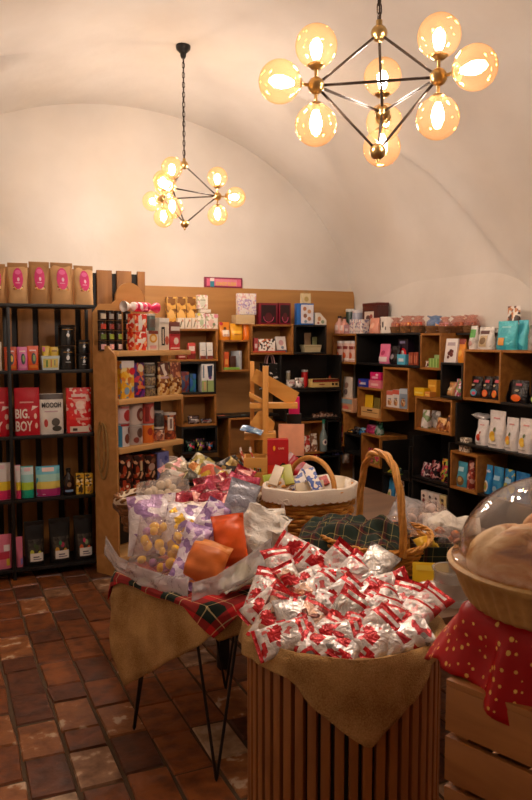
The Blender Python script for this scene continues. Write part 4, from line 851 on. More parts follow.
# R2 inside
Rw(pouch, 377, 387, 344, 'R2', 'pink pouch with a white foot, inside the long black box', 'pouch', d=.08, flat=True, mat='e878a0', pieces=[('r', -.8, .8, .1, .35, 'f0d8d8'), ('c', 0, .55, .4, .12, 'c03868')])
Rw(pouch, 387.5, 396, 346, 'R2', 'glossy black pouch with a grey emblem, right of the pink pouch', 'pouch', d=.08, flat=True, mat=pl('181416', .2), pieces=[('c', 0, .4, .4, .14, '8a8088')])
Rw(carton, 397, 405.5, 354.5, 'R2', 'small light blue box below the red figure box', 'box', d=.06, mat='58b0d0', pieces=[('r', -.6, .6, .3, .6, 'e0e8f0')])
Rw(carton, 398, 408, 339, 'R2', 'dark box with a red and white round figure', 'box', off=.10, d=.07, mat='281a28', pieces=[('c', .1, .42, .65, .22, 'd82830'), ('c', 0, .45, .3, .1, 'f0d8d0'), ('r', -.6, .5, .82, .92, '8a80a0')])
for i, (a, b) in enumerate([(408.5, 413), (413.5, 418)]):
    Rw(carton, a, b, 352.5, 'R2', 'reddish brown gift carton, %s one beside the oak box' % ['left', 'right'][i], 'carton', 'brown gift cartons', d=.07, mat='a04830', pieces=[('r', -.6, .6, .15, .75, 'c87858'), ('r', -.1, .1, .0, 1, '7a2c20')])
# R3 R4
for i, (a, b, t) in enumerate([(386, 393, 391), (393, 399, 390), (400, 407, 389)]):
    Rw(carton, a, b, t, 'R3', ['white cereal pack with a red top, left', 'white cereal pack with a red corner, middle', 'grey blue cereal pack, right'][i]+' in the tall oak box', 'pack', 'cereal packs', d=.06, turn=.1, mat=['e6d8d0', 'e0d8d4', '8a98a8'][i], pieces=[('r', -1, 1, .75, 1, ['d06858', 'c85848', 'c0c8d0'][i]), ('c', 0, .3, .6, .2, pat(['c88850', '8a5a30', 'e0c8a0'], 60)), ('r', -.5, .5, .5, .55, '707078')])
crt = Rw(tray, 358, 379, 407.5, 'R4', 'little pale wooden crate in its oak box', 'crate', d=.14, mat=wood('c8985a', 'dcb478'), taper=1.0, pieces=[('r', -.9, .9, .45, .52, '6a4020'), ('r', -.3, .3, .62, .8, '5a3418')])
Rw(pouch, 362, 371, 395, 'R4', 'bright yellow packet standing up in the little wooden crate', 'packet', off=.05, d=.05, mat='e8b820'); Rw(pouch, 372, 378, 398, 'R4', 'brown green packet beside the yellow one in the little crate', 'packet', off=.05, d=.05, mat='7a6a30')
Rw(carton, 358, 367.5, 379, 'R4', 'blue box with red letters lying on the crate box', 'box', top=True, d=.06, mat='2838a0', pieces=[('r', -.6, .7, .3, .6, 'd0c8e0'), ('c', -.6, .6, .2, .2, 'd03048')])
Rw(carton, 368.5, 381, 380.5, 'R4', 'light pink box, lower of the two right of the blue box', 'box', top=True, d=.07, mat='e88090', pieces=[('r', -.6, .6, .3, .6, 'f0c0c0')])
Rw(carton, 370, 381, 372.5, 'R4', 'hot pink box with pale print, upper one, right of the blue box', 'box', z=RR.hit(375, 380.5, .03)[1]+.002, d=.07, mat='e02070', pieces=[('r', -.6, .5, .2, .5, 'f0a0c0'), ('c', .3, .7, .25, .15, 'f8d0e0')])
# R5 R6
Rw(can, 421.5, 428, 361, 'R5', 'round tin with a white and brown patterned face, by the green boxes', 'tin', mat=pat(['e0d4c8', '5a3028', 'c89088'], 60), lid='d0c0b0')
Rw(carton, 428.5, 439, 358.5, 'R5', 'striped green box, front one', 'box', 'green boxes', d=.06, mat='7aa048', pieces=[('r', -.7, -.5, 0, 1, 'a8c878'), ('r', -.1, .1, 0, 1, 'a8c878'), ('r', .5, .7, 0, 1, 'a8c878')])
Rw(carton, 434, 440, 355, 'R5', 'light green box standing behind the striped one', 'box', 'green boxes', off=.12, d=.06, mat='a8c880')
Rw(carton, 444, 456, 338.5, 'R6', 'white pack with dark cherry chocolates, leaning back', 'pack', top=True, d=.05, lean=-.12, off=.02, mat='ece4e0', pieces=[('c', -.2, .38, .3, .09, '5a2420'), ('c', .2, .32, .28, .09, '6a2a24'), ('c', .05, .48, .25, .08, '4a1c18'), ('c', -.3, .22, .22, .07, '6a3028'), ('c', .35, .46, .2, .07, '6a3028'), ('r', -.6, .7, .7, .84, 'b8a8b0')])
Rw(pouch, 456.5, 463.5, 339, 'R6', 'orange pouch with dark top beside the cherry print pack', 'pouch', top=True, d=.06, off=.02, mat='e89020', pieces=[('r', -1, 1, .78, 1, '8a2a20'), ('c', 0, .4, .5, .15, 'f0b040')])
Rw(pouch, 440, 452, 382, 'R6', 'tan packet lying low in the black box', 'packet', d=.1, mat='c89058', pieces=[('r', -.5, .5, .4, .6, 'e8d0a0')]); Rw(pouch, 453, 459.5, 379, 'R6', 'white and pink packet right of the tan one', 'packet', d=.08, mat=pat(['e0d0d0', 'c05070', '7a9050'], 50))
# R7/R8 black crisp packets
for i, (a, b, c) in enumerate([(468, 479, '3a98b8'), (480, 489.5, 'e86020'), (490, 498.5, 'f07028')]):
    Rw(pouch, a, b, 376.5, 'R7', 'glossy black crisp packet with %s picture, in the big oak box' % ['a blue and pink', 'an orange dish', 'a bright orange heap'][i], 'packet', 'black crisp packets', d=.08, flat=True, mat=foilmat(['141012', '141012', '241c1e', '141012'], 30, metal=.1), pieces=[('c', 0, .25, .6, .16, c), ('c', .1, .22, .35, .08, ['e05070', 'f09050', 'f0a040'][i]), ('r', -.4, .5, .72, .84, ['d04858', 'c83040', 'd04858'][i]), ('c', -.3, .6, .3, .05, 'b8a080')])
for i, (a, b, c) in enumerate([(503, 506.5, '302828'), (507, 525, 'f06818'), (527, 545, 'c0d870')]):
    Rw(pouch, a, b, 380.5, 'R8', ['slim dark packet seen edge on beside the big oak box', 'black crisp packet with an orange picture, right of the big oak box', 'black crisp packet cut by the right edge of the photo'][i], 'packet', 'black crisp packets', d=.08, flat=True, mat=foilmat(['141012', '141012', '241c1e', '141012'], 30, metal=.1), pieces=[('c', 0, .22, .55, .16, c), ('r', -.3, .4, .76, .86, 'b0404c'), ('c', 0, .55, .25, .05, 'a09070')])
# bags on top of the big oak box
WB = pat(['e2dcd4', 'e2dcd4', 'c8c0b8', 'e8e2da'], 14, kind='noise')
Rw(pouch, 467, 474, 326, 'R7', 'white pouch with a green patch, left end above the big oak box', 'pouch', top=True, d=.08, mat=WB, pieces=[('r', -.8, .8, .5, .85, '58a848'), ('c', 0, .25, .5, .12, 'c89890')])
Rw(pouch, 475, 490, 327, 'R7', 'white pouch with brown band and food picture, above the big oak box', 'pouch', top=True, d=.09, mat=WB, pieces=[('r', -.6, .6, .68, .84, '5a2c24'), ('r', -.5, .5, .12, .62, 'c8b088'), ('c', 0, .38, .4, .16, '7a5a30')])
Rw(pouch, 490, 497, 328, 'R7', 'grey silver pouch edge on, behind the turquoise bag', 'pouch', top=True, off=.14, d=.08, mat=foilmat(['a8a49c', '8a867e', 'c0bcb4'], 12))
Rw(pouch, 493, 513, 321, 'R7', 'turquoise bag with an orange square picture', 'bag', top=True, off=.0, d=.1, mat=foilmat(['38b0c0', '48c0cc', '30a0b4'], 8, metal=.05), pieces=[('r', -.5, .15, .16, .42, 'e8a048'), ('r', -.4, .5, .76, .82, '7ad0d8')])
RC['W'] = (3.2, 4.16, 1.53, 1.53)
g = MB(); g.box(3.672, 3.962, 3.2, 4.162, 1.512, 1.53); tag(g.build('wooden_shelf', OAK), 'oak top shelf carrying the turquoise and grey bags', 'shelf')
Rw(pouch, 514, 524, 320, 'R8', 'turquoise bag standing behind, right of the one with the picture', 'bag', z=1.531, off=.05, d=.09, mat=foilmat(['40b4c8', '50c4d4', '2890a8'], 8, metal=.05))
Rw(pouch, 504, 517, 306, 'R7', 'dark brown and white packet on top of the turquoise bags, against the wall', 'packet', top=True, off=.17, d=.07, mat=pat(['3a2620', 'e8e0d8', '5a3a30', 'c88050'], 40))
Rw(pouch, 524.5, 540, 325, 'R8', 'grey translucent bag at the right edge of the photo', 'bag', z=1.531, d=.09, mat=foilmat(['a09a90', '8a847a', 'b8b0a6'], 12), pieces=[('r', -.9, .9, .86, .96, '4a5a3a')])
# R9
for i, (a, b, t, cs) in enumerate([(417, 426, 410, ['e8e0d8', 'd8d0c8', '8aa070']), (427, 437, 411, ['e8e0d8', 'f0e8e0', 'a09890']), (434, 443, 418, ['b87840', '8a4a24', 'e0b070']), (444, 452, 416, ['a86030', 'c88850', '5a2c18'])]):
    Rw(pouch, a, b, t, 'R9', 'bag in the oak box: %s' % ['white with a leaf print, left', 'plain white and glossy', 'brown, biscuit filled, below the white bag', 'brown with dark seam, rightmost'][i], 'bag', 'bags in the right oak box', off=.03+.09*(i == 1), d=.08, mat=foilmat(cs, 30, metal=.05))
for i, (a, b, t) in enumerate([(414, 424, 388), (424.5, 430, 392)]):
    Rw(carton, a, b, t, 'R9', ['yellow flat box left, on the oak box of bags', 'orange small box in front, on the oak box of bags'][i], 'box', 'yellow boxes', top=True, d=.06, mat=['e8b820', 'e09040'][i], pieces=[('r', -.8, .8, .3, .5, 'f0d870')])
Rw(carton, 428, 436.5, 380, 'R9', 'taller orange yellow box, on the oak box of bags', 'box', 'yellow boxes', top=True, off=.1, d=.06, mat='e0a030', pieces=[('r', -.8, .8, .6, .7, 'f0c860')])
# R10 white pouches
for i, (a, b, t, c) in enumerate([(473, 484, 420, 'd04828'), (485, 501, 411, 'e8b020'), (502, 514, 418, 'e89020'), (515, 530, 419, 'e8b828')]):
    Rw(pouch, a, b, t, 'R10', 'white pouch printed with %s, on the black shelf' % ['red fruit, leftmost', 'a pineapple, the tallest', 'an orange fruit, second from right', 'a yellow pineapple, rightmost'][i], 'pouch', 'white fruit pouches', d=.1, mat=foilmat(['ece4e0', 'e4dcd8', 'ece4e0'], 14, metal=.0), pieces=[('c', -.1, .34, .35, .11, c), ('c', .05, .26, .3, .08, 'f0c850' if i else 'b83020'), ('c', .1, .5, .15, .06, '5a6a38' if i else 'a03828'), ('r', -.3, .5, .78, .82, 'd89090'), ('r', -.6, .5, .08, .11, 'b0a8a4')])
s_ = sachet(.14, .09, .04, [foilmat(['d8d0cc', 'b8b0ac', 'e8e0dc'], 16)], 3, name='white_packet'); p = RR.hit(480, 419, .1)
s_.location = (3.79, -p[0], RR.hit(480, 416, .1)[1]+.02); s_.rotation_euler = (.1, .15, -pi/2+.2); s_.location.z = RC['R10'][2]+.018+.21; tag(s_, 'silvery white packet lying across the tops of the white pouches', 'packet')
# R11 and blue packets
Rw(pouch, 453, 464.5, 462, 'R11', 'teal packet with a brown nut picture inside the small oak box', 'packet', d=.07, flat=True, mat='48a0b8', pieces=[('c', .1, .25, .7, .2, '7a5a30'), ('c', .1, .3, .4, .1, 'c8a060'), ('r', -.6, .5, .62, .8, 'b8e0e8')])
Rw(pouch, 465.5, 471, 461, 'R11', 'red brown packet right of the teal one', 'packet', d=.07, flat=True, mat=pat(['a84838', '7a2a24', 'd0a090'], 40))
Rw(carton, 459, 467.5, 444, 'R11', 'tiny cream printed box, lower of two on the small oak box', 'box', 'tiny cream boxes', top=True, d=.05, mat=pat(['e0d0b8', '6a5040', 'e8dcc8'], 90))
Rw(carton, 460, 467.5, 438, 'R11', 'tiny cream printed box, upper of two on the small oak box', 'box', 'tiny cream boxes', z=RR.hit(463, 444, .03)[1]+.002, d=.045, mat=pat(['e8dcc8', '7a6048', 'e0d0b8'], 90))
for i, (a, b, t) in enumerate([(473, 489, 462), (490, 500, 466), (501, 511, 470), (512, 526, 473)]):
    Rw(pouch, a, b, t, 'R17', ['large blue packet with white lettering and a round bowl picture', 'mid blue packet with grey band, right of the lettered one', 'blue packet with yellow dots, third from left', 'deep blue packet, last, behind the clear dome'][i], 'packet', 'blue packets', d=.08, flat=True, mat=foilmat([['3a98d8', '3090d0'], ['2a80b8', '3890c0'], ['2078b0', '3088c0', 'c0c060'], ['2070b0', '2878b8']][i], 30, metal=.1),
        pieces=[('t', 'hello', .05, .8, .1, .7, 'f0f4f8'), ('c', -.1, .27, .75, .2, 'e8e0d0'), ('c', -.1, .27, .55, .14, 'b88838'), ('c', -.1, .24, .25, .06, '6a9a40')] if i == 0 else [('r', -.6, .6, .55, .7, 'a0c8e0'), ('c', 0, .25, .4, .1, '8ab0c0')])
# R12 dark bags and cartons below
for i, (a, b, t, cs) in enumerate([(419, 427, 463, ['5a3038', 'c06878', 'e0c8c8', '3a2028']), (428, 436, 461, ['2a2024', '8a3038', 'e0a0a0', '201820']), (438, 450, 460, ['281c20', 'e8b840', 'c84050', '281c20', '90b050'])]):
    Rw(pouch, a, b, t, 'R12', 'dark sweet bag, %s' % ['rosy, leftmost above the picture cartons', 'blackish with red marks, middle', 'with yellow and red sweets showing, rightmost'][i], 'bag', 'dark sweet bags', d=.09, mat=foilmat(cs, 45))
for i, (a, b) in enumerate([(421, 427), (427.5, 433), (433.5, 439), (439.5, 446)]):
    Rw(carton, a, b, 491+i*1.6, 'R18', 'white picture carton with dark figures, %s in the row near the floor' % ['first', 'second', 'third', 'last, yellowish'][i], 'carton', 'picture cartons', d=.05, mat=['e0d0c8', 'e8d8cc', 'e4d0c4', 'd8c088'][i], pieces=[('c', 0, .6, .5, .12, '7a3028'), ('c', .1, .3, .55, .14, '3a2a28'), ('c', -.2, .42, .3, .06, 'c06858'), ('c', 0, .82, .4, .06, '4a3a38')])
Rw(pouch, 383, 391, 470, 'R19', 'yellow and green packet behind the tall basket handle', 'packet', d=.08, mat=pat(['b8b030', '4a6a28', 'e0c840'], 30)); Rw(pouch, 391.5, 398, 468, 'R19', 'dark green packet right of the yellow and green one', 'packet', d=.08, mat=pat(['2a4a3a', '1a2a28', '88a050'], 30))
Rw(pouch, 383, 392, 476, 'R20', 'blue packet with a round picture behind the basket handle', 'packet', zmax=1, d=.08, mat='3888b8', pieces=[('c', 0, .4, .6, .2, 'e0c8a0'), ('c', 0, .4, .35, .1, '8a9a50')]); Rw(pouch, 393, 401, 477, 'R20', 'cream and brown spotted packet right of the round picture one', 'packet', d=.07, mat=pat(['d8c8b0', '6a3a28', 'e8dcc8', 'a87850'], 55))
# R13, R14, R16, corner
for i, (a, b, t, cs) in enumerate([(363, 370, 448, ['c03040', 'e07080', '5a2030']), (370.5, 377.5, 450, ['a89038', '7a6a30', 'd8c070', 'c04050'])]):
    Rw(pouch, a, b, t, 'R13', ['red packet inside the box seen through the basket handle', 'mustard mixed packet inside the box seen through the basket handle'][i], 'packet', d=.08, mat=foilmat(cs, 45))
Rw(pouch, 363, 372, 425, 'R13', 'magenta packet on the box seen through the basket handle', 'packet', top=True, d=.1, mat=foilmat(['c0306a', 'a02858', 'e080a0'], 30)); Rw(pouch, 373, 379, 422, 'R13', 'green silver packet beside the magenta one', 'packet', top=True, d=.08, mat=foilmat(['4a8a68', 'a0b0a8', '2a5a48'], 30))
for i, (a, b, t, cs) in enumerate([(344, 350, 429, ['c88028', '3a5a28', '201818', 'e0b040']), (350.5, 356, 427, ['181416', '2a2a30', '585860']), (356.5, 362, 428, ['181820', '3878a8', '90c0d8'])]):
    Rw(pouch, a, b, t, 'R14', '%s packet in the row on the black box beside the corner' % ['orange and green', 'plain black', 'black and light blue'][i], 'packet', top=True, d=.09, mat=foilmat(cs, 40))
Rw(pouch, 330.5, 335, 420, 'R16', 'lime green bag in the corner oak box', 'bag', d=.09, mat=pat(['90b838', '58882a', 'c8d870'], 30)); Rw(pouch, 335.5, 340, 424, 'R16', 'crimson bag in the corner oak box', 'bag', d=.09, mat=pat(['c02838', '8a1828', 'e08090'], 30))
Rw(carton, 340, 353, 398.5, 'R16', 'round edged card box with blue and pink picture, on the corner oak box', 'box', z=.903, off=.0, d=.1, mat='d8a078', pieces=[('r', -.9, .9, .62, .95, '90a8b0'), ('c', -.1, .3, .5, .18, 'e0685a'), ('r', -.8, .8, .08, .2, 'e8c8a0')])
Rw(carton, 333.5, 337, 400, 'R16', 'dark slim box standing in the corner', 'box', z=.903, d=.06, mat='1c2830')
o = Rw(pouch, 341, 350, 377, 'R16', 'white photo print pouch above the corner picture box', 'pouch', z=RR.hit(346, 398.5, .03)[1]+.003, d=.06, flat=True, mat='d8c8b8', pieces=[('c', 0, .6, .45, .14, 'a07868'), ('c', .1, .3, .4, .14, '6a5a58')])

# ---------------- tables ----------------
def cf(X, Dp): return Vector((X*cos(YAW)+Dp*sin(YAW), -X*sin(YAW)+Dp*cos(YAW)))
CAMR = -YAW
TABW = wood('5c4230', '7c5e46', 6)
def table(name, u0, u1, v0, v1, z, label):
    o = empty(name, ((u0+u1)/2, (v0+v1)/2, 0), 0, label, 'table'); a, b = (u1-u0)/2, (v1-v0)/2
    MB().box(-a, a, -b, b, z-.03, z).build('tabletop', TABW, o, bev=.003)
    for x in (-a+.3, a-.09):
        for y in (-b+.04, b-.09): MB().box(x, x+.05, y, y+.05, 0, z-.031).build('leg', BLACK, o, bev=.002)
    return o
TZ = .66
table('display_table', .93, 2.52, 3.27, 4.28, TZ, 'long grey brown display table carrying the white lined basket and the red bags')
table('display_table', 1.50, 2.50, 2.02, 3.262, TZ, 'nearer brown table under the tall handled basket')
def drape(name, ctr, rot, rfn, z0, hang, mat, n=168, fold=.012, nf=17, flare=.02, top=None, lift=.0, seed=0, k_in=10, thick=.0025, ku=1.0, wr=.012):
    """cloth laid over a table or rim: flat top, rounded edge, skirt whose length is hang(theta)"""
    g = MB(); vs = []; uv = []; fs = []; rows = k_in+12
    for j in range(rows+1):
        for i in range(n):
            th = 2*pi*i/n; r = rfn(th); h = hang(th); c, s = cos(th), sin(th)
            wob = noise.noise(Vector((c*3+seed, s*3, .5)))
            if j <= k_in:
                t = j/k_in; rr = r*t; z = z0+(top(rr*c, rr*s) if top else 0)+.004*noise.noise(Vector((rr*c*9+seed, rr*s*9, 1)))*(1 if t > .1 else 0); L = rr
            else:
                q = (j-k_in)/12; L = h*q; f = fold*min(1, L/.08)*(sin(th*nf+wob*4)+.5*sin(th*nf*1.7+seed))
                rr = r+.010*min(1, q*3)+(flare(th) if callable(flare) else flare)*(L/.2)**.8*(1+wob*.6)+f*.8; z = z0+(top(r*c, r*s) if top else 0)-L*(1-.12*min(1, L*4))+.003*sin(th*9); L = r+L
            if j > 1:
                nn = wr*(noise.noise(Vector((rr*c*7+seed, rr*s*7, z*7)))+.5*noise.noise(Vector((rr*c*17, rr*s*17+seed, z*15)))); z += abs(nn)*.6 if j <= k_in else 0; rr += abs(nn) if j > k_in else 0
            vs.append((rr*c, rr*s, z)); uv.append((L*c*ku, L*s*ku))
    for j in range(rows):
        for i in range(n): fs.append((j*n+i, j*n+(i+1) % n, (j+1)*n+(i+1) % n, (j+1)*n+i))
    g.add(vs, fs); g.uv = uv; o = g.build(name, mat, smooth=80)
    o.location = (ctr[0], ctr[1], 0); o.rotation_euler = (0, 0, rot)
    sd = o.modifiers.new('thick', 'SOLIDIFY'); sd.thickness = thick; sd.offset = 1
    return o
BURLAP = cloth('8a6232', 'c8a066', 260, big=8)
# hairpin table
AC = Vector((1.04, 2.785)); AR = radians(-68.8); hs = .305
o = empty('hairpin_table', (AC.x, AC.y, 0), AR, 'small square table on thin black hairpin legs under the burlap', 'table')
MB().box(-hs, hs, -hs, hs, TZ-.025, TZ-.002).build('tabletop', OAK, o, bev=.002)
for sx_ in (-1, 1):
    for sy_ in (-1, 1):
        fx, fy_ = sx_*(hs-.05), sy_*(hs-.05); q = .13
        g = MB(); g.tube([(fx-sx_*q, fy_, TZ-.026), (fx+sx_*.0, fy_+sy_*.0, .012), (fx, fy_, .006), (fx, fy_-sy_*.004, .012), (fx, fy_-sy_*q, TZ-.026)], .0058, 8); g.build('leg', BLACKM, o)
def sqr(a, p=8): return lambda th: a/((abs(cos(th))**p+abs(sin(th))**p)**(1/p))
def hangA(th):
    c, s = cos(th), sin(th); m = max(abs(c), abs(s)); x, y = c/m, s/m
    h = .10
    if y < -.99: d = x+.48; h = max(.09, .47-abs(d)*(.60 if d < 0 else .27))
    elif x > .99: h = .11
    return h
o = drape('burlap_cloth', AC, AR, sqr(.325), TZ+.002, hangA, BURLAP, fold=.008, nf=11, flare=.012)
tag(o, 'burlap cloth draped over the small hairpin table, one corner hanging low', 'cloth')
def hangP(th):
    c, s = cos(th), sin(th); m = max(abs(c), abs(s)); x, y = c/m, s/m
    return .02+.085*max(0, 1-abs(x-1)*2.2-abs(y+1)*2.2)+.06*max(0, 1-abs(x+1)*2.5-abs(y+1)*2.5)+.05*(x < -.9)
o = drape('tartan_cloth', AC, AR, sqr(.330), TZ+.014, hangP, tartan('c0141c', '102418', '0a1a12', 'e0c890', 5.0, (.26, .40, .425, .56, .66, .80, .82)), fold=.004, nf=7, flare=.02, seed=4, thick=.002, wr=.006)
tag(o, 'red green and cream tartan cloth on top of the burlap, its corner pointing down', 'cloth')

# ---------------- bags on the hairpin table ----------------
def frame(px, py, Dp, roll=0, tilt=50, yaw=0):
    """matrix: x along the packet, z its face normal; tilt is the face's lean back from the vertical"""
    p = at_d(px, py, Dp)
    R = Matrix.Rotation(CAMR+radians(yaw), 4, 'Z') @ Matrix.Rotation(radians(90-tilt), 4, 'X') @ Matrix.Rotation(radians(roll), 4, 'Z')
    return Matrix.Translation(p) @ R
def bag(px, py, Dp, L, W, T, mats, label, cat='bag', grp=None, roll=90, tilt=45, yaw=0, seed=0, wr=.6, name='bag', ends=.16, design=False):
    o = sachet(L, W, T, mats, seed, wr, name, ends, design); o.matrix_world = frame(px, py, Dp, roll, tilt, yaw); tag(o, label, cat, grp); return o
CLR = clear('f6f0ee', .16, .06, 'clear_film', 30); CLRP = clear('e0c0e8', .45, .08, 'lilac_film', 34); MILK = clear('f0eef0', .34, .1, 'milky_film', 22)
def lumps(parent, n, sx, sy, sz, r, mat, seed, nm='sweet'):
    rd = random.Random(seed)
    for i in range(n):
        g = MB(); g.ball((0, 0, 0), r*rd.uniform(.8, 1.15), 12, sz=rd.uniform(.6, .9)); q = g.build(nm, mat, parent)
        q.location = (rd.uniform(-sx, sx), rd.uniform(-sy, sy), rd.uniform(-sz, sz)); q.rotation_euler = (rd.random()*3, rd.random()*3, 0)
b1 = bag(160, 546, 2.93, .27, .22, .10, [CLR], 'clear bag of yellow sweets at the front left of the tartan cloth', seed=3, tilt=50, roll=84)
lumps(b1, 20, .095, .075, .022, .021, pl('ffcc10', .4), 2); lumps(b1, 5, .09, .07, .03, .02, pl('b880c0', .5), 5, 'lilac_sweet')
bag(152, 524, 3.06, .25, .21, .07, [foilmat(['e8e0e8', 'c8a8d0', 'e8e0e8', '9a78a8', 'f0e8ec', 'f0e8ec'], 26, metal=.3)], 'silver and lilac bag standing behind the clear bag of yellow sweets', seed=8, tilt=25, roll=95)
bag(181, 530, 3.0, .22, .16, .08, [foilmat(['e4dce4', 'a080b0', 'e4dce4', 'e8b840', 'f0e8ec'], 30, metal=.3)], 'silver bag with lilac strokes and a yellow patch, left of the orange bags', seed=12, tilt=35, roll=80)
b2 = bag(190, 556, 2.78, .26, .11, .07, [foilmat(['c8a8d4', 'e8dcec', '9a78b0', 'e0d0e4'], 42, metal=.15)], 'long lilac and white shredded tinsel bag between yellow sweets and orange pouches', seed=15, tilt=40, roll=75)
bag(208, 524, 2.98, .22, .12, .07, [foilmat(['b898c8', 'e8dcec', '8868a0', 'e0d0e4'], 42, metal=.15)], 'second lilac tinsel bag, behind, leaning left of the grey blue bag', seed=16, tilt=35, roll=60)
bag(206, 563, 2.74, .17, .16, .07, [pl('d8702a', .4), pl('e89048', .4)], 'brown orange pouch with a tan panel, in front', 'pouch', seed=18, tilt=35, roll=72, wr=.5)
bag(230, 540, 2.84, .20, .13, .06, [pl('f0601c', .35), pl('e85818', .35)], 'bright orange pouch standing behind the brown orange one', 'pouch', seed=19, tilt=25, roll=98, wr=.5)
bag(237, 512, 3.02, .26, .13, .05, [foilmat(['b4b8c8', 'a8acc0', 'c0c4d0'], 10, metal=.3)], 'pale grey blue pointed bag sticking up', seed=21, tilt=15, roll=72, wr=.8, ends=.05)
bag(258, 535, 2.94, .24, .20, .10, [foilmat(['e8e2da', 'e8e2da', 'f0ece4'], 10, metal=.0)], 'white crumpled plastic bag at the right end of the hairpin table', seed=24, tilt=40, roll=60, wr=1.0)
bag(276, 535, 2.96, .22, .11, .08, [foilmat(['e4ded4', 'eee8e0'], 12, metal=.0)], 'narrow white crumpled bag, rightmost beside the burlap drum cloth', seed=25, tilt=35, roll=100, wr=1.0)
bag(245, 574, 2.70, .20, .12, .05, [foilmat(['c8c8c0', 'd0ccc0', 'b8b480'], 10, metal=.1)], 'grey white packet lying on the tartan below the white bag', seed=26, tilt=60, roll=25, wr=.8)
def sheet(pts, label, mat, seed, nz=8):
    """crumpled film: pts = (px, py, D, height) along its lower edge"""
    g = MB(); n = len(pts)*8; vs = []; fs = []
    P = []
    for k in range(n+1):
        t = k/n*(len(pts)-1); i = min(int(t), len(pts)-2); f = t-i; a, b = pts[i], pts[i+1]
        P.append([a[q]*(1-f)+b[q]*f for q in range(4)])
    c0 = None
    for px, py, Dp, h in P:
        p = at_d(px, py, Dp)
        for j in range(nz+1):
            t = j/nz; ff = noise.noise(Vector((px*.06+seed, t*2.2, 1)))*.035+noise.noise(Vector((px*.25+seed, t*5, 4)))*.01
            q = cf(0, -1)*(ff-.035*t*t); vs.append((p.x+q.x, p.y+q.y, p.z+h*t+ff*.3*t))
    for k in range(n):
        for j in range(nz): a = k*(nz+1)+j; fs.append((a, a+nz+1, a+nz+2, a+1))
    g.add(vs, fs); o = g.build('cellophane_sheet', mat, smooth=50); sd = o.modifiers.new('t', 'SOLIDIFY'); sd.thickness = .0008
    tag(o, label, 'cellophane', 'cellophane round the bags'); return o
sheet([(104, 556, 3.0, .075), (118, 572, 2.9, .05), (140, 584, 2.78, .055), (165, 592, 2.66, .05), (188, 597, 2.56, .06)], 'milky cellophane sweeping along the front left edge of the tartan cloth', MILK, 3)
sheet([(192, 600, 2.53, .05), (215, 596, 2.54, .06), (245, 582, 2.62, .08), (272, 566, 2.74, .10)], 'milky cellophane along the front right edge of the tartan cloth', MILK, 9)

# ---------------- baskets ----------------
HONEY = wood('b87a30', 'd89c4c', 20); WICK = cloth('c07c26', 'eaaa4c', 200, .45); DARKW = cloth('6a3e1c', '9a6430', 200, .6)
def basket(name, ctr, rot, a, b, z0, h, mat, label, twist=True, rows=11, stakes=28, taper=.8, sag=0.0, rim=.011, rr=None, cat='basket'):
    """woven basket: stakes and rows of weavers going over and under them"""
    o = empty(name, (ctr[0], ctr[1], z0), rot, label, cat); rr = rr or h/rows*.46
    def edge(th, t): q = taper+(1-taper)*t; return a*q*cos(th), b*q*sin(th), h*t*(1+sag*cos(2*th)*t)
    g = MB()
    for i in range(stakes): th = 2*pi*i/stakes; g.tube([edge(th, t/6) for t in range(7)], .003, 5)
    g.build('stakes', mat, o)
    g = MB(); m = stakes*4
    for j in range(rows):
        t = (j+.5)/rows
        pts = []
        for i in range(m):
            th = 2*pi*i/m; x, y, z = edge(th, t); of = .0062*sin(stakes/2*th+(pi if j % 2 else 0)); L = sqrt(x*x+y*y); pts.append((x*(1+of/L), y*(1+of/L), z+.0012*sin(th*7+j)))
        g.tube(pts, rr, 6, closed=True)
    g.build('weave', mat, o)
    MB().lathe([(taper, 0), (taper, .004)], 40, sx=a, sy=b).build('base', mat, o)
    for ph in ((0, pi) if twist else ()):
        g = MB(); g.tube([(lambda e, k: (e[0]*(1+rim*.6*cos(k)/a), e[1]*(1+rim*.6*cos(k)/b), e[2]+rim*.6*sin(k)))(edge(2*pi*i/160, 1.0), 2*pi*i/160*16+ph) for i in range(160)], rim*.62, 7, closed=True); g.build('twisted_rim', mat, o)
    g = MB(); g.lathe([(taper*.97, .005), (.965, h*.97)], 40, sx=a, sy=b, cap=False); g.build('inner_wall', mat, o)
    return o
# low dark tray basket with red bags
tc_ = cf(-.385, 3.66)
bk = basket('tray_basket', tc_, CAMR, .355, .20, TZ, .17, DARKW, 'wide dark wicker tray basket holding clear, gold and dark red sweet bags', rows=9, taper=.86, rim=.013)
g = MB(); g.lathe([(.93, .16), (.99, .182), (1.03, .178), (1.035, .15)], 60, sx=.355, sy=.2, cap=False); g.v = [v+Vector((0, 0, .006*sin(v.x*40))) for v in g.v]; g.build('cream_liner', cloth('d8c4a4', 'e8d8c0'), bk)
RB_ = lambda s: foilmat(['8a0a24', '70081c', '9a1430', '84081e'], 9, metal=.25)
RDS = [(183, 500, 3.5, 12, 60), (200, 493, 3.55, 35, 55), (214, 500, 3.48, -12, 60), (228, 488, 3.6, 50, 40), (240, 482, 3.66, 65, 30), (236, 497, 3.52, 15, 55), (212, 484, 3.66, 20, 45), (247, 492, 3.58, 80, 35)]
wd_ = ['leftmost, lying flat', 'tilted, second from left', 'in front, in the middle', 'pointing up behind', 'standing tallest at the back right', 'in front at the right', 'behind the middle', 'rightmost, upright']
for i, (px, py, Dp, ro, ti) in enumerate(RDS):
    bag(px, py, Dp, .17, .11, .05, [RB_(i), foilmat(['a01c40', 'c05070'], 20)] if i % 2 else [RB_(i), foilmat(['e8a8a0', '900c28', '900c28'], 20)], 'dark red sweet bag in the tray basket, '+wd_[i], grp='dark red sweet bags', roll=ro, tilt=ti, seed=30+i, wr=.7, ends=.25)
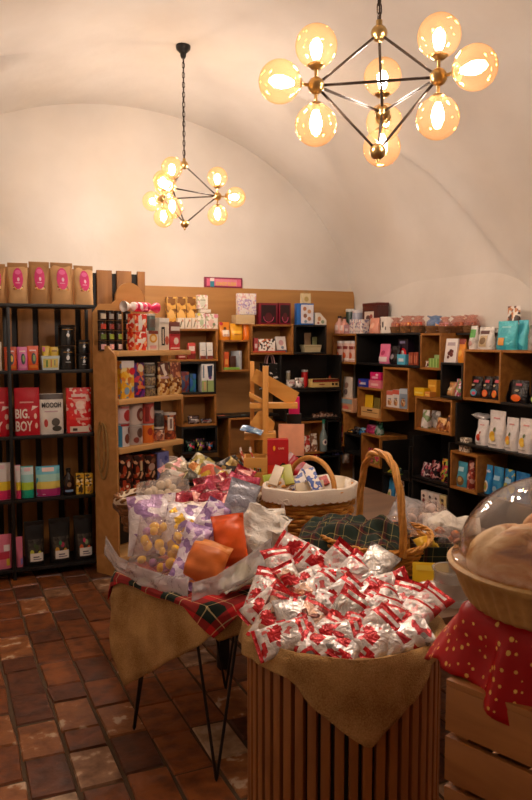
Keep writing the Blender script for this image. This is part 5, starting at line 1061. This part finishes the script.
bag(163, 492, 3.62, .26, .16, .10, [CLR], 'large clear bag of cream sweets at the left of the tray basket', roll=8, tilt=60, seed=41)
lumps(bpy.data.objects[COL.objects[-1].name], 14, .09, .045, .02, .026, pl('f4e8cc', .5), 7)
GB = [(176, 470, 3.86, 40, ['c8b8a0', '8a7a60', 'e0a0a0', 'd8d0c4']), (190, 472, 3.86, 10, ['d8c890', '6a6458', 'c88040', 'b0a898']), (203, 466, 3.9, -30, ['2a2824', 'a89850', 'c8c0b0', '4a443c']), (214, 474, 3.82, -10, ['c8a030', 'c86048', '8a8070', 'd8d0c0']), (227, 467, 3.92, 30, ['8a6a30', '2a2420', 'b8a060', '3a342c']), (168, 482, 3.74, 70, ['b8b0a4', '88807a', 'd8b0a0'])]
for i, (px, py, Dp, ro, cs) in enumerate(GB):
    bag(px, py, Dp, .16, .12, .05, [foilmat(cs, 26, metal=.3)], 'shiny packet at the back of the tray basket, %s' % ['pinkish cream, left', 'yellow and grey', 'blackish gold, in the middle', 'gold and coral', 'dark bronze, rightmost', 'grey, just above the clear bag'][i], 'packet', 'shiny mixed packets', roll=ro, tilt=50, seed=50+i, wr=.8)
bag(178, 512, 3.36, .30, .10, .04, [foilmat(['e8dcd8', 'f0e8e4', 'd8b8b8'], 16, metal=.1)], 'white pink packet lying on the front rim of the tray basket', 'packet', roll=3, tilt=50, seed=60, wr=.8)
# white lined oval basket
wc = cf(.215, 3.56)
wb = basket('wicker_basket', wc, CAMR+radians(35), .235, .185, TZ, .245, WICK, 'oval honey wicker basket with a white cloth liner and a small bow', twist=False, rows=12, taper=.82, rim=.012)
LIN = cloth('e8dccb', 'f4ece0', 300)
g = MB(); n = 120; prof = [(.90, .16, 0), (.945, .23, 0), (.985, .258, 0), (1.05, .254, 0), (1.075, .23, .3), (1.065, .198, 1)]; vs = []
for r, z, k in prof:
    for i in range(n): th = 2*pi*i/n; vs.append((.235*r*cos(th)*(1+.006*k*sin(th*40)), .185*r*sin(th)*(1+.006*k*sin(th*40)), z-(.007*abs(sin(th*20)) if k == 1 else 0)+.003*sin(th*6)))
g.add(vs, [(j*n+i, j*n+(i+1) % n, (j+1)*n+(i+1) % n, (j+1)*n+i) for j in range(len(prof)-1) for i in range(n)]); g.build('cloth_liner', LIN, wb, smooth=60)
hz = []
for i in range(25): t = pi*i/24; hz.append((.012*sin(t), -.175*cos(t), .235+.14*sin(t)))
MB().tube(hz, .0125, 10).build('handle', HONEY, wb)
g = MB(); th0 = radians(205); bx0 = Vector((.25*cos(th0), .197*sin(th0), .21)); tdir = Vector((-sin(th0), cos(th0), 0))
for s_ in (-1, 1):
    g.tube([bx0+tdir*(s_*.03*sin(pi*i/10))+Vector((0, 0, .012*sin(2*pi*i/10)-.004)) for i in range(11)], .0035, 6)
    g.tube([bx0, bx0+tdir*s_*.008+Vector((0, 0, -.04)), bx0+tdir*s_*.014+Vector((0, 0, -.075))], .0032, 6)
g.build('bow', LIN, wb)
its = [(276, 477, .06, 70, 'e8d8c0', 'cream wooden sticks pack leaning at the left end of the white basket'), (288, 476, .06, 100, 'b8b84a', 'yellow green packet in the white basket'), (300, 482, .07, 60, ['e8e0dc', '5060a8', 'e8e0dc'], 'white packet with blue print in the white basket'), (313, 481, .07, 110, ['e8e0d8', '3858b0'], 'blue and white box in the white basket'), (310, 489, .08, 8, 'e0cfae', 'cream card box lying across the middle of the white basket'),
       (326, 489, .08, 100, 'e8dcc8', 'upright cream slat box in the white basket, under the handle end'), (338, 489, .07, 80, 'dcc8a4', 'tan card box at the right of the white basket'), (347, 490, .06, 95, ['f0e4d4', 'e0d0b8'], 'pale packet at the right end of the white basket'), (318, 484, .06, 20, ['a82830', 'c84a40'], 'small dark red pack in the white basket')]
for i, (px, py, sz, ro, c, lb) in enumerate(its):
    o = carton(sz*1.7, sz*.75, .022, pat(c, 60) if isinstance(c, list) else c, [('r', -.7, .7, .4, .6, 'c8b090')] if i % 2 else []); o.matrix_world = frame(px, py, 3.54+(i % 3-1)*.04, ro if ro < 90 else ro-180, 35) @ Matrix.Rotation(pi/2, 4, 'X') @ Matrix.Translation((0, 0, -sz*.37)); 
    tag(o, lb, 'packet')
# tall handled basket
hc = cf(.455, 3.06)
HB = basket('handled_basket', hc, CAMR+radians(24), .235, .215, TZ, .13, WICK, 'round wicker basket with a tall twisted handle holding a green tartan cloth', rows=10, taper=.8, sag=.10, rim=.009)
for ph in (0, 2*pi/3, 4*pi/3):
    pts = []
    for i in range(70):
        t = pi*i/69; c, s = cos(t), sin(t); k = ph+t*5
        base = Vector((.02-.035*c, -.222*c if False else -.222*math.copysign(abs(c)**.8, c), .10+.375*s**.85)); out = Vector((0, -c, s)); pts.append(base+out*.008*cos(k)+Vector((.008*sin(k), 0, 0)))
    MB().tube(pts, .009, 7).build('handle_cane', HONEY, HB)
TG = tartan('16281e', '0c140f', '5a1c1c', 'a89858', 11)
g = MB(); n = 34; vs = []; uv = []
for j in range(n+1):
    for i in range(n+1):
        x = (i/n-.5)*.46; y = (j/n-.5)*.34; e = max(abs(i/n-.5), abs(j/n-.5))*2
        z = .055*(1-e**3)+.04*noise.noise(Vector((x*9, y*9, 2)))+.022*noise.noise(Vector((x*22, y*22, 5)))-.05*max(0, e-.8)*2
        vs.append((x, y, z)); uv.append((x, y))
g.add(vs, [(j*(n+1)+i, j*(n+1)+i+1, (j+1)*(n+1)+i+1, (j+1)*(n+1)+i) for j in range(n) for i in range(n)]); g.uv = uv
o = g.build('tartan_cloth', TG, smooth=80); o.modifiers.new('t', 'SOLIDIFY').thickness = .003
o.location = (*cf(.355, 3.07), TZ+.125); o.rotation_euler = (radians(8), 0, CAMR-.3); tag(o, 'dark green tartan cloth crumpled inside the tall handled basket', 'cloth')
bag(393, 530, 3.12, .17, .14, .08, [CLR], 'clear bag of orange and pink sweets under the tall basket handle', roll=20, tilt=60, seed=71)
lumps(bpy.data.objects[COL.objects[-1].name], 12, .055, .045, .02, .02, pl('e89060', .5), 9)
# bags right of the handled basket
bag(425, 520, 3.42, .24, .18, .10, [CLR], 'clear crumpled bag behind the handled basket with pale sweets', roll=30, tilt=55, seed=73, wr=.9)
lumps(bpy.data.objects[COL.objects[-1].name], 10, .07, .05, .02, .024, pl('e8d4cc', .5), 11)
bag(405, 512, 3.5, .18, .14, .07, [MILK], 'milky crumpled bag left of the clear pale sweets bag', roll=60, tilt=45, seed=74, wr=1)
bag(452, 524, 3.35, .26, .14, .07, [foilmat(['d8d0c4', 'e4dcd0', 'c8c0b4'], 9, metal=.05)], 'whitish paper bag lying at the right behind the clear dome', roll=-8, tilt=60, seed=75, wr=.8)
bag(446, 540, 3.12, .18, .13, .07, [CLR], 'clear bag with orange and brown pieces on the tartan lined box', roll=-30, tilt=55, seed=76, wr=.8)
lumps(bpy.data.objects[COL.objects[-1].name], 12, .05, .045, .02, .018, pl('c87840', .5), 13)
bag(425, 544, 3.08, .10, .07, .04, [pl('e8b830')], 'small golden packet between handled basket and tartan lined box', 'packet', roll=20, tilt=50, seed=77)
o = tray(.155, .115, .16, TG, name='lined_box', taper=.92); g = cf(.68, 2.93)
me = o.data; ul = me.uv_layers.new(name='UVMap')
for l in me.loops: v_ = me.vertices[l.vertex_index].co; ul.data[l.index].uv = (v_.x+v_.y, v_.z+v_.y*.3)
o.location = (g.x, g.y, TZ+.001); o.rotation_euler = (0, 0, CAMR); tag(o, 'little box covered in dark green tartan, right of the handled basket', 'box')
o = carton(.13, .10, .055, 'f0c418', [('r', -.8, .8, .7, .9, 'f8dc50')], name='yellow_packet'); g = cf(.605, 2.70); o.location = (g.x, g.y, TZ+.001); o.rotation_euler = (-.35, 0, CAMR-.2); o.location.z = TZ+.02; tag(o, 'bright yellow box behind the pile of white and red sachets', 'box')
bag(432, 590, 2.62, .10, .07, .05, [foilmat(['e8d0c8', 'f0e8e4', 'd04040'], 40)], 'small pale packet under the yellow box', 'packet', roll=15, tilt=50, seed=79)
tb = empty('plastic_tub', (*cf(.665, 2.62), TZ+.001), 0, 'clear plastic tub standing behind the bread basket', 'tub')
MB().lathe([(.055, 0), (.06, .01), (.066, .12), (.072, .125), (.072, .13), (.064, .128), (.058, .012), (.0, .008)], 36, sx=1, cap=False).build('tub_wall', clear('f0ece8', .3, .1, 'clear_plastic'), tb)
MB().lathe([(.0625, .03), (.0655, .085)], 36, cap=False).build('label', pl('d8d4d0', .5), tb)

# ---------------- wooden riser with boards, crate, card, coffee box ----------------
Dr = 3.98; sc = Dr/FPX; rc0 = cf((262-266)*sc, Dr)
def RX(px): return (px-262)*sc
def RZ(py): return at_d(262, py, Dr).z-TZ
PINE = wood('c88a3c', 'e0a858', 10); PINEZ = wood('c08038', 'dca050', 10, 'z')
ris = empty('wooden_riser', (rc0.x, rc0.y, TZ), CAMR, 'tall pine display riser with two posts and a slanting board', 'display riser')
MB().box(RX(247), RX(277), -.03, .17, 0, .02).build('foot', PINE, ris, bev=.002)
MB().box(RX(249.5), RX(254), .10, .125, .02, RZ(362)).build('post', PINEZ, ris, bev=.002)
MB().box(RX(262.5), RX(268.5), -.005, .02, .02, RZ(366)).build('post', PINEZ, ris, bev=.002)
g = MB(); q = [(RX(256), RZ(369)), (RX(299.5), RZ(393)), (RX(293), RZ(408)), (RX(250.5), RZ(381))]
g.add([(x, .03+.02*(i > 1), z) for i, (x, z) in enumerate(q)]+[(x, .045+.02*(i > 1), z) for i, (x, z) in enumerate(q)], [(0, 1, 2, 3), (7, 6, 5, 4), (0, 4, 5, 1), (1, 5, 6, 2), (2, 6, 7, 3), (3, 7, 4, 0)]); g.build('slanting_board', PINE, ris)
MB().box(RX(249.5), RX(298), .021, .10, RZ(409), RZ(403.5)).build('shelf_board', PINE, ris, bev=.002)
MB().prism([(RX(249), RZ(393)), (RX(262.4), RZ(400)), (RX(262.4), RZ(404)), (RX(249), RZ(397))], .02, .09).build('brace', PINE, ris)
MB().prism([(RX(250), RZ(424)), (RX(258), RZ(412)), (RX(262), RZ(411)), (RX(275), RZ(424)), (RX(273), RZ(432)), (RX(258), RZ(431))], .03, .06).build('gusset', PINE, ris)
MB().box(RX(244), RX(276), -.008, .12, RZ(440), RZ(433)).build('lower_shelf', PINE, ris, bev=.002)
cr_ = empty('pine_crate', (*cf(RX(256)+(262-266)*sc, Dr-.215), TZ+.001), CAMR, 'small pine crate with a slotted handle hole, straws sticking out', 'crate')
w_, h_, d_ = .12, RZ(452), .14
for n_, B_ in (('end_panel', (-w_/2, w_/2, 0, .01, 0, h_-.075)), ('end_panel', (-w_/2, w_/2, 0, .01, h_-.05, h_)), ('end_panel', (-w_/2, -.03, 0, .01, h_-.0745, h_-.0505)), ('end_panel', (.03, w_/2, 0, .01, h_-.0745, h_-.0505)),
               ('back_panel', (-w_/2, w_/2, d_-.01, d_, 0, h_)), ('side_panel', (-w_/2, -w_/2+.008, .0105, d_-.0105, 0, h_)), ('side_panel', (w_/2-.008, w_/2, .0105, d_-.0105, 0, h_)), ('bottom', (-w_/2+.0085, w_/2-.0085, .0105, d_-.0105, 0, .01))):
    MB().box(*B_).build(n_, PINE, cr_)
for i in range(8):
    o = MB().tube([(0, 0, 0), (-.03, 0, .14)], .0045, 8).build('paper_straw', pat([['e8e0d8', 'd05040'], ['e8e0d8', '60a060'], ['f0e8d0', 'e0a030']][i % 3], 60, kind='vor'))
    p = cf(RX(247+i*2.3)+(262-266)*sc, Dr-.175+.012*(i % 3)); o.location = (p.x, p.y, TZ+h_-.09); o.rotation_euler = (0, -.1*(i % 4), CAMR); tag(o, 'striped paper straw, %s in the small pine crate' % ['first from the left', 'second from the left', 'third from the left', 'fourth from the left', 'fourth from the right', 'third from the right', 'second from the right', 'last at the right'][i], 'straw', 'paper straws in the crate')
def RI(fn, a, b, t, bt, dd, lb, cat, dep, off=None, **kw):
    lc = kw.pop('loc_z', None); w = (b-a)*sc; zb = at_d(262, bt, Dr).z; h = at_d(262, t, Dr).z-zb
    o = fn(w, h, dep, **kw); p = cf(((a+b)/2-266)*sc, Dr+dd); o.location = (p.x, p.y, zb if lc is None else lc); o.rotation_euler = (0, 0, CAMR); return tag(o, lb, cat)
zc = at_d(262, 440, Dr).z
k_ = (Dr-.2)/Dr
cx = cf((278-266)*(Dr-.2)/FPX, Dr-.2); hh = (at_d(278, 440, Dr-.2).z-TZ)
o = carton(.108, hh, .07, 'b81820', [('r', -.95, .15, .15, .7, 'e0301c'), ('r', -.9, 0, .52, .55, 'f0b0a0'), ('t', 'CAFE', .3, .9, .022, .6, 'f0c8a0'), ('c', -.35, .9, .12, .03, 'f0a030'), ('c', .5, .62, .42, .11, '1c1210'), ('c', .5, .62, .3, .08, '6a3a20'), ('c', .5, .35, .35, .08, 'e0c8a0'), ('r', .2, .95, .1, .22, '5a1010')], name='coffee_box')
o.location = (cx.x, cx.y, TZ+.001); o.rotation_euler = (0, 0, CAMR); tag(o, 'red coffee box with a dark round cup picture beside the pine crate', 'box')
p = cf((291.5-266)*(Dr-.04)/FPX, Dr-.04); zb_ = TZ+.001; hh = at_d(291, 424, Dr-.04).z-zb_
o = MB().box(-.068, .068, 0, .006, hh-.17, hh).build('pink_card', pl('f0a884', .7)); ho = MB().box(-.01, .01, .0065, .02, 0, hh-.03).build('stand', PINE, o); MB().box(-.05, .05, -.0, .05, 0, .008).build('stand_foot', PINE, ho)
o.location = (p.x, p.y, zb_); o.rotation_euler = (0, 0, CAMR); tag(o, 'plain salmon pink square card standing behind the coffee box', 'card')
bag(296, 467, 3.80, .14, .10, .04, [pl('b01424', .3), pl('e8d8d8')], 'red packet with a white slanting top right of the coffee box', 'packet', roll=-35, tilt=25, seed=81, ends=.3)
bag(252, 430, Dr-.03, .12, .05, .02, [foilmat(['88a8c8', 'c8d8e8', '5878a0'], 20)], 'pale blue packet lying on the lower riser shelf', 'packet', roll=-20, tilt=60, seed=82)
o = RI(giftbag, 290, 301, 390, 414, .16, 'hot pink gift bag behind the end of the slanting board', 'gift bag', .05, mat='d81868', cord='f0d0e0', loc_z=None); o.location.z = at_d(296, 414, Dr+.16).z
st = MB().box(-.04, .04, 0, .06, 0, o.location.z-TZ-.002).build('card_stand', BLACK); st.location = (o.location.x, o.location.y, TZ+.001); st.rotation_euler = (0, 0, CAMR); tag(st, 'dark narrow stand under the hot pink gift bag', 'stand')
bag(275, 478, 3.70, .12, .05, .03, [pl('a8b840')], 'yellow green packet in front of the coffee box', 'packet', roll=10, tilt=50, seed=83)

# ---------------- slatted drum with burlap and sachets ----------------
dc = cf(.232, 2.19); DRR, DZ = .288, .755
SL = wood('8a5426', 'a86c36', 12, 'z')
dr = empty('slatted_drum', (dc.x, dc.y, 0), CAMR, 'round drum stand of upright wooden slats with dark gaps', 'display drum')
MB().lathe([(DRR-.022, 0), (DRR-.022, DZ-.02), (0, DZ-.02)], 64).build('inner_drum', BLACK, dr)
ns = 48
for i in range(ns):
    M = Matrix.Rotation(2*pi*i/ns, 4, 'Z'); g = MB(); g.box(DRR-.0215, DRR, -.0125, .0125, 0, DZ-.015, M=M); g.build('slat', SL, dr, bev=.002)
tip = radians(-84)
def hangD(th):
    d = (th-tip+pi) % (2*pi)-pi
    if d < 0: return max(.065, .235-(-d)/radians(40)*.17)
    return max(.045, .235-d/radians(34)*.17)
def mound(x, y):
    r2 = (x*x+y*y)/(DRR*DRR); return max(-.03, -.005+.26*y)*(1-min(1, r2)**3)
o = drape('burlap_cloth', dc, CAMR, lambda th: DRR*(1+.012*sin(3*th)), DZ+.012, hangD, BURLAP, fold=.006, nf=13, flare=.035, top=mound, seed=7, thick=.002)
tag(o, 'burlap cloth lining the slatted drum, a pointed corner hanging down in front', 'cloth')
RBL = foilmat(['e4dcda', 'ece6e4', 'dcd4d2', 'e8e0de', 'd86868', 'e4dcda', 'd0c8c6', 'ece6e4'], 70, rough=.22, metal=.3)
REDE = foilmat(['b80c16', 'cc1620', 'b80c16'], 20, rough=.22, metal=.3)
RBL2 = foilmat(['e6dedc', 'ece6e4', 'e0d8d6', 'e8b0b0', 'e6dedc'], 60, rough=.22, metal=.25)
BRN = foilmat(['d8ccc4', '6a3020', 'e4dcd8', 'a86848', 'c8a088', 'ece6e4', '8a2c20'], 44, metal=.3); SILV = foilmat(['d8d4d0', 'c4c0bc', 'e8e4e0', 'b0acaa'], 16, metal=.75)
SILR = foilmat(['dcd6d4', 'b83038', 'e4dedc', 'c8c2c0', 'e4dedc', '8a8684', 'dcd6d4'], 44, metal=.5)
PILE = [ # px, py, roll, tilt, materials, what it looks like
 (266, 590, 75, 45, (RBL, REDE), 'at the far left edge of the drum'), (282, 566, 100, 40, (RBL2, REDE), 'with a red foot, upright at the back left'), (300, 552, -22, 30, (RBL2, REDE), 'with a wide red head, tallest at the back'),
 (318, 560, -40, 35, (RBL, REDE), 'partly behind the tallest one'), (334, 556, 48, 35, (RBL2, REDE), 'slanting up to the right at the back middle'), (352, 566, 42, 40, (RBL2, REDE), 'slanting up right with a red upper end, back right'),
 (372, 562, 55, 35, (SILV,), 'bare silver, its tip sticking up at the back right'), (290, 586, -65, 45, (BRN, REDE), 'brown and white, tilted left of the middle'), (304, 600, -70, 45, (BRN,), 'brown and silver print, in the middle left'),
 (276, 612, 70, 50, (BRN, REDE), 'brown spotted, at the left rim'), (296, 622, -80, 50, (SILR,), 'silver with small red marks, left front'), (320, 582, 40, 45, (RBL, REDE), 'white with a large red berry, in the middle'),
 (340, 590, 38, 45, (RBL2, REDE), 'white with red heart shapes, in the middle right'), (362, 588, 30, 50, (SILR, REDE), 'silvery with red end, right of the middle'), (322, 612, 60, 50, (SILR,), 'grey silver with dark marks, centre front'),
 (345, 614, 50, 50, (SILV, REDE), 'silver with a red end, centre'), (366, 610, 50, 50, (RBL, REDE), 'white speckled, slanting right of centre'), (388, 598, 55, 50, (SILR, REDE), 'silver white at the right back'),
 (404, 594, 70, 45, (RBL, REDE), 'with a deep red middle, upper right'), (422, 596, 40, 50, (RBL2, REDE), 'white, at the right end beside the starry red cloth'), (392, 622, 55, 55, (RBL, REDE), 'white with red hearts, right front'),
 (412, 614, 45, 55, (RBL2, REDE), 'white with small red dots, right rim'), (372, 632, 50, 55, (RBL2, REDE), 'with one big red heart, front right of centre'), (350, 637, 45, 58, (SILR, REDE), 'silver with red end, at the front rim'),
 (326, 636, 55, 55, (RBL, REDE), 'white and red, at the front rim left of centre'), (306, 636, -75, 55, (SILR, REDE), 'silver, touching the burlap at the front left'), (382, 580, 20, 45, (RBL, REDE), 'small looking, behind the silver ones'), (312, 574, 20, 45, (RBL2, REDE), 'half hidden under the slanted ones'),
 (268, 602, 40, 55, (RBL2, REDE), 'with its red end pointing to the left edge'), (335, 574, -10, 45, (RBL, REDE), 'lying crosswise near the back'), (400, 640, 30, 60, (SILR,), 'grey white, lowest at the front right'),
 (284, 640, 20, 60, (RBL, REDE), 'wedged low at the left front rim'), (336, 648, 15, 62, (SILR, REDE), 'flat against the front rim, in the middle'), (310, 618, 55, 50, (BRN, REDE), 'brown hearted, between the silver ones'), (378, 646, 35, 60, (RBL, REDE), 'low at the front, right of the middle'), (384, 612, 62, 50, (RBL2, REDE), 'steeply slanted with a red tip, right of centre')]
for i, (px, py, ro, ti, ms, lb) in enumerate(PILE):
    py += 10 if py < 600 and px > 305 else 4; py = min(py, 638)
    Dp = 2.47-(py-545)/95*.46; rd = random.Random(i)
    p = at_d(px, py, Dp); L = rd.uniform(.165, .19)
    bag(px, py, Dp, L, L*.6, .045, list(ms), 'sweets sachet '+lb, 'sachet', 'white and red sachets heaped on the drum', roll=ro, tilt=ti+rd.uniform(-10, 10), yaw=rd.uniform(-16, 16), seed=100+i, wr=.45, name='sachet', ends=.13, design=len(ms) > 1)

# ---------------- slatted crate, starry cloth, bread basket, dome ----------------
c1 = cf(.345, 1.39); fd = Vector((.68, -.74)); fdr = (cf(.68, -.74)); ang_c = atan2(fdr.y, fdr.x); CZ = .94; CW, CD = .62, .46
CRW = wood('8a5424', 'b87c40', 10)
ct = empty('slatted_crate', (c1.x, c1.y, 0), ang_c, 'big crate of broad horizontal boards at the right edge', 'crate')
z = CZ
while z > .02:
    z0_ = max(0, z-.088)
    MB().box(0, CW, 0, .014, z0_, z).build('board', CRW, ct, bev=.002); MB().box(.0, .014, .0145, CD-.0145, z0_, z).build('board', CRW, ct, bev=.002)
    MB().box(CW-.014, CW, .0145, CD-.0145, z0_, z).build('board', CRW, ct, bev=.002); MB().box(0, CW, CD-.014, CD, z0_, z).build('board', CRW, ct, bev=.002)
    z -= .100
for x in (.0145, CW-.0405):
    for y in (.0145, CD-.0405): MB().box(x, x+.026, y, y+.026, 0, CZ-.001).build('corner_post', CRW, ct)
MB().box(.0005, CW-.0005, .0005, CD-.0005, CZ+.0005, CZ+.012).build('top_board', CRW, ct)
bc = cf(.575, 1.42)
bt_z = 1.088
rl = MB().box(-.15, .15, -.15, .15, CZ+.013, bt_z-.012).build('riser_box', OAK); rl.location = (bc.x+.03, bc.y+.0, 0); rl.rotation_euler = (0, 0, ang_c); tag(rl, 'low box under the starry red cloth, lifting the bread basket', 'box')
def starmat():
    m, nt, b = newmat('starry_red'); uv = N(nt, 'ShaderNodeUVMap'); v = N(nt, 'ShaderNodeTexVoronoi', voronoi_dimensions='2D', _Scale=40.0); v.inputs['Randomness'].default_value = .85
    nt.links.new(uv.outputs[0], v.inputs['Vector'])
    sp = N(nt, 'ShaderNodeSeparateColor'); nt.links.new(v.outputs['Color'], sp.inputs[0])
    th = N(nt, 'ShaderNodeMath', operation='MULTIPLY'); th.inputs[1].default_value = .12; nt.links.new(sp.outputs[0], th.inputs[0])
    ad = N(nt, 'ShaderNodeMath', operation='ADD'); ad.inputs[1].default_value = .06; nt.links.new(th.outputs[0], ad.inputs[0]); th = ad
    lt = N(nt, 'ShaderNodeMath', operation='LESS_THAN'); nt.links.new(v.outputs['Distance'], lt.inputs[0]); nt.links.new(th.outputs[0], lt.inputs[1])
    mx = N(nt, 'ShaderNodeMix', data_type='RGBA'); mx.inputs[6].default_value = lin('b0080e'); mx.inputs[7].default_value = lin('f0c060'); nt.links.new(lt.outputs[0], mx.inputs[0])
    nt.links.new(mx.outputs[2], b.inputs['Base Color']); b.inputs['Roughness'].default_value = .42; b.inputs['Specular IOR Level'].default_value = .3
    return m
def hangS(th):
    c, s = cos(th), sin(th); m = max(abs(c), abs(s)); x, y = c/m, s/m; h = .10
    if y < -.99: h = .13+.15*max(0, (x+.6)/1.6)
    if x < -.99: h = .12+.07*max(0, 1-abs(y+.3)/.6)
    if x > .99: h = .28
    return h
o = drape('starry_cloth', (bc.x+.03, bc.y), ang_c, sqr(.158, 7), bt_z-.008, hangS, starmat(), fold=.018, nf=6, flare=lambda th: .045+.07*max(0, 1-abs((th % (2*pi))-radians(205))/.45), seed=12, thick=.0015, wr=.02)
tag(o, 'red cloth with golden stars hanging from under the bread basket', 'cloth')
PALEW = cloth('b88c50', 'd0a868', 60, .6)
bb_ = empty('bread_basket', (bc.x, bc.y, bt_z), CAMR, 'shallow pale ribbed basket holding bread loaves at the right edge', 'basket')
n = 220; pr = [(.172, 0), (.180, .010), (.195, .042), (.206, .068), (.216, .072), (.219, .082), (.211, .086), (.202, .076), (.17, .012), (0, .010)]; g = MB(); vs = []
for j, (r, z) in enumerate(pr):
    for i in range(n): th = 2*pi*i/n; rr = r+(.0035*sin(i*2*pi*44/n)*(1 if j in (1, 2) else .5) if j < 4 else 0); vs.append((rr*cos(th), rr*sin(th), z))
g.add(vs, [(j*n+i, j*n+(i+1) % n, (j+1)*n+(i+1) % n, (j+1)*n+i) for j in range(len(pr)-1) for i in range(n)]+[tuple(range(n-1, -1, -1))]); g.build('ribbed_bowl', PALEW, bb_, smooth=70)
def crust():
    m, nt, b = newmat('crust'); tc = N(nt, 'ShaderNodeTexCoord'); n1 = N(nt, 'ShaderNodeTexNoise', _Scale=24.0); n1.inputs['Detail'].default_value = 8; n1.inputs['Distortion'].default_value = .6
    mp = N(nt, 'ShaderNodeMapping'); mp.inputs['Scale'].default_value = (.5, 1.6, 1); nt.links.new(tc.outputs['Object'], mp.inputs[0])
    nt.links.new(mp.outputs[0], n1.inputs['Vector']); r = ramp(nt, [(.3, '94541a'), (.45, 'dc9c4c'), (.6, 'f6d8a0')]); nt.links.new(n1.outputs[0], r.inputs[0]); nt.links.new(r.outputs[0], b.inputs['Base Color'])
    bp = N(nt, 'ShaderNodeBump', _Strength=.5, _Distance=.01); nt.links.new(n1.outputs[0], bp.inputs['Height']); nt.links.new(bp.outputs[0], b.inputs['Normal']); b.inputs['Roughness'].default_value = .5; return m
CR = crust()
def loaf(L, W, Hh, seed):
    g = MB(); n, rows = 36, 40; vs = []
    for j in range(rows+1):
        t = j/rows; x = (t-.5)*L; e = (max(0, 1-abs(2*t-1)**2.6))**.5
        for i in range(n):
            th = 2*pi*i/n; c, s = cos(th), sin(th); up = max(0, s)
            sl = 0
            for k in range(3):
                dx = x-(k-1)*L*.24-c*W*.35; sl += math.exp(-(dx/.008)**2)
            r_ = e*(1-.17*sl*up**2)+.03*noise.noise(Vector((x*16+seed, c*2, s*2)))*e
            vs.append((x, c*W/2*r_, (s if s > 0 else s*.62)*Hh*.62*r_+Hh*.38))
    g.add(vs, [(j*n+i, j*n+(i+1) % n, (j+1)*n+(i+1) % n, (j+1)*n+i) for j in range(rows) for i in range(n)]); return g.build('bread_loaf', CR, smooth=70)
o = loaf(.31, .165, .14, 1); p = cf(.53, 1.38); o.location = (p.x, p.y, bt_z+.026); o.rotation_euler = (.05, .05, CAMR-.5); tag(o, 'large golden bread loaf in front under the clear dome', 'bread')
o = loaf(.24, .11, .10, 5); p = cf(.64, 1.50); o.location = (p.x, p.y, bt_z+.07); o.rotation_euler = (-.1, 0, CAMR-.6); tag(o, 'smaller bread loaf behind the large one under the clear dome', 'bread')
g = MB(); R_ = .197
prd = [(R_+.014, .0), (R_+.012, .006), (R_, .008)]+[(R_*cos(a), .008+.155*sin(a)) for a in [pi/2*i/20 for i in range(1, 21)]]
g.lathe(prd, 72, cap=False); dm = g.build('dome_cover', clear('fdfaf8', .025, .04, 'clear_plastic'), smooth=80)
dm.modifiers.new('t', 'SOLIDIFY').thickness = .0015
k = MB(); k.lathe([(.012, .160), (.01, .17), (.018, .18), (.016, .19), (0, .193)], 20); k.build('knob', clear('f4f0ec', .2, .05, 'clear_plastic'), dm)
dm.location = (bc.x, bc.y, bt_z+.088); tag(dm, 'clear plastic dome cover over the bread basket', 'dome cover')
g = MB()
st_ = [((.028 if i % 2 == 0 else .013)*cos(pi*i/5+pi/2), (.028 if i % 2 == 0 else .013)*sin(pi*i/5+pi/2)) for i in range(10)]; g.prism(st_, 0, .008)
o = g.build('star_biscuit', pl('e8a83c', .6)); p = cf(.575, 1.50); o.location = (p.x, p.y, bt_z+.155); o.rotation_euler = (-.3, 0, CAMR); tag(o, 'golden star biscuit resting behind the large loaf', 'biscuit')
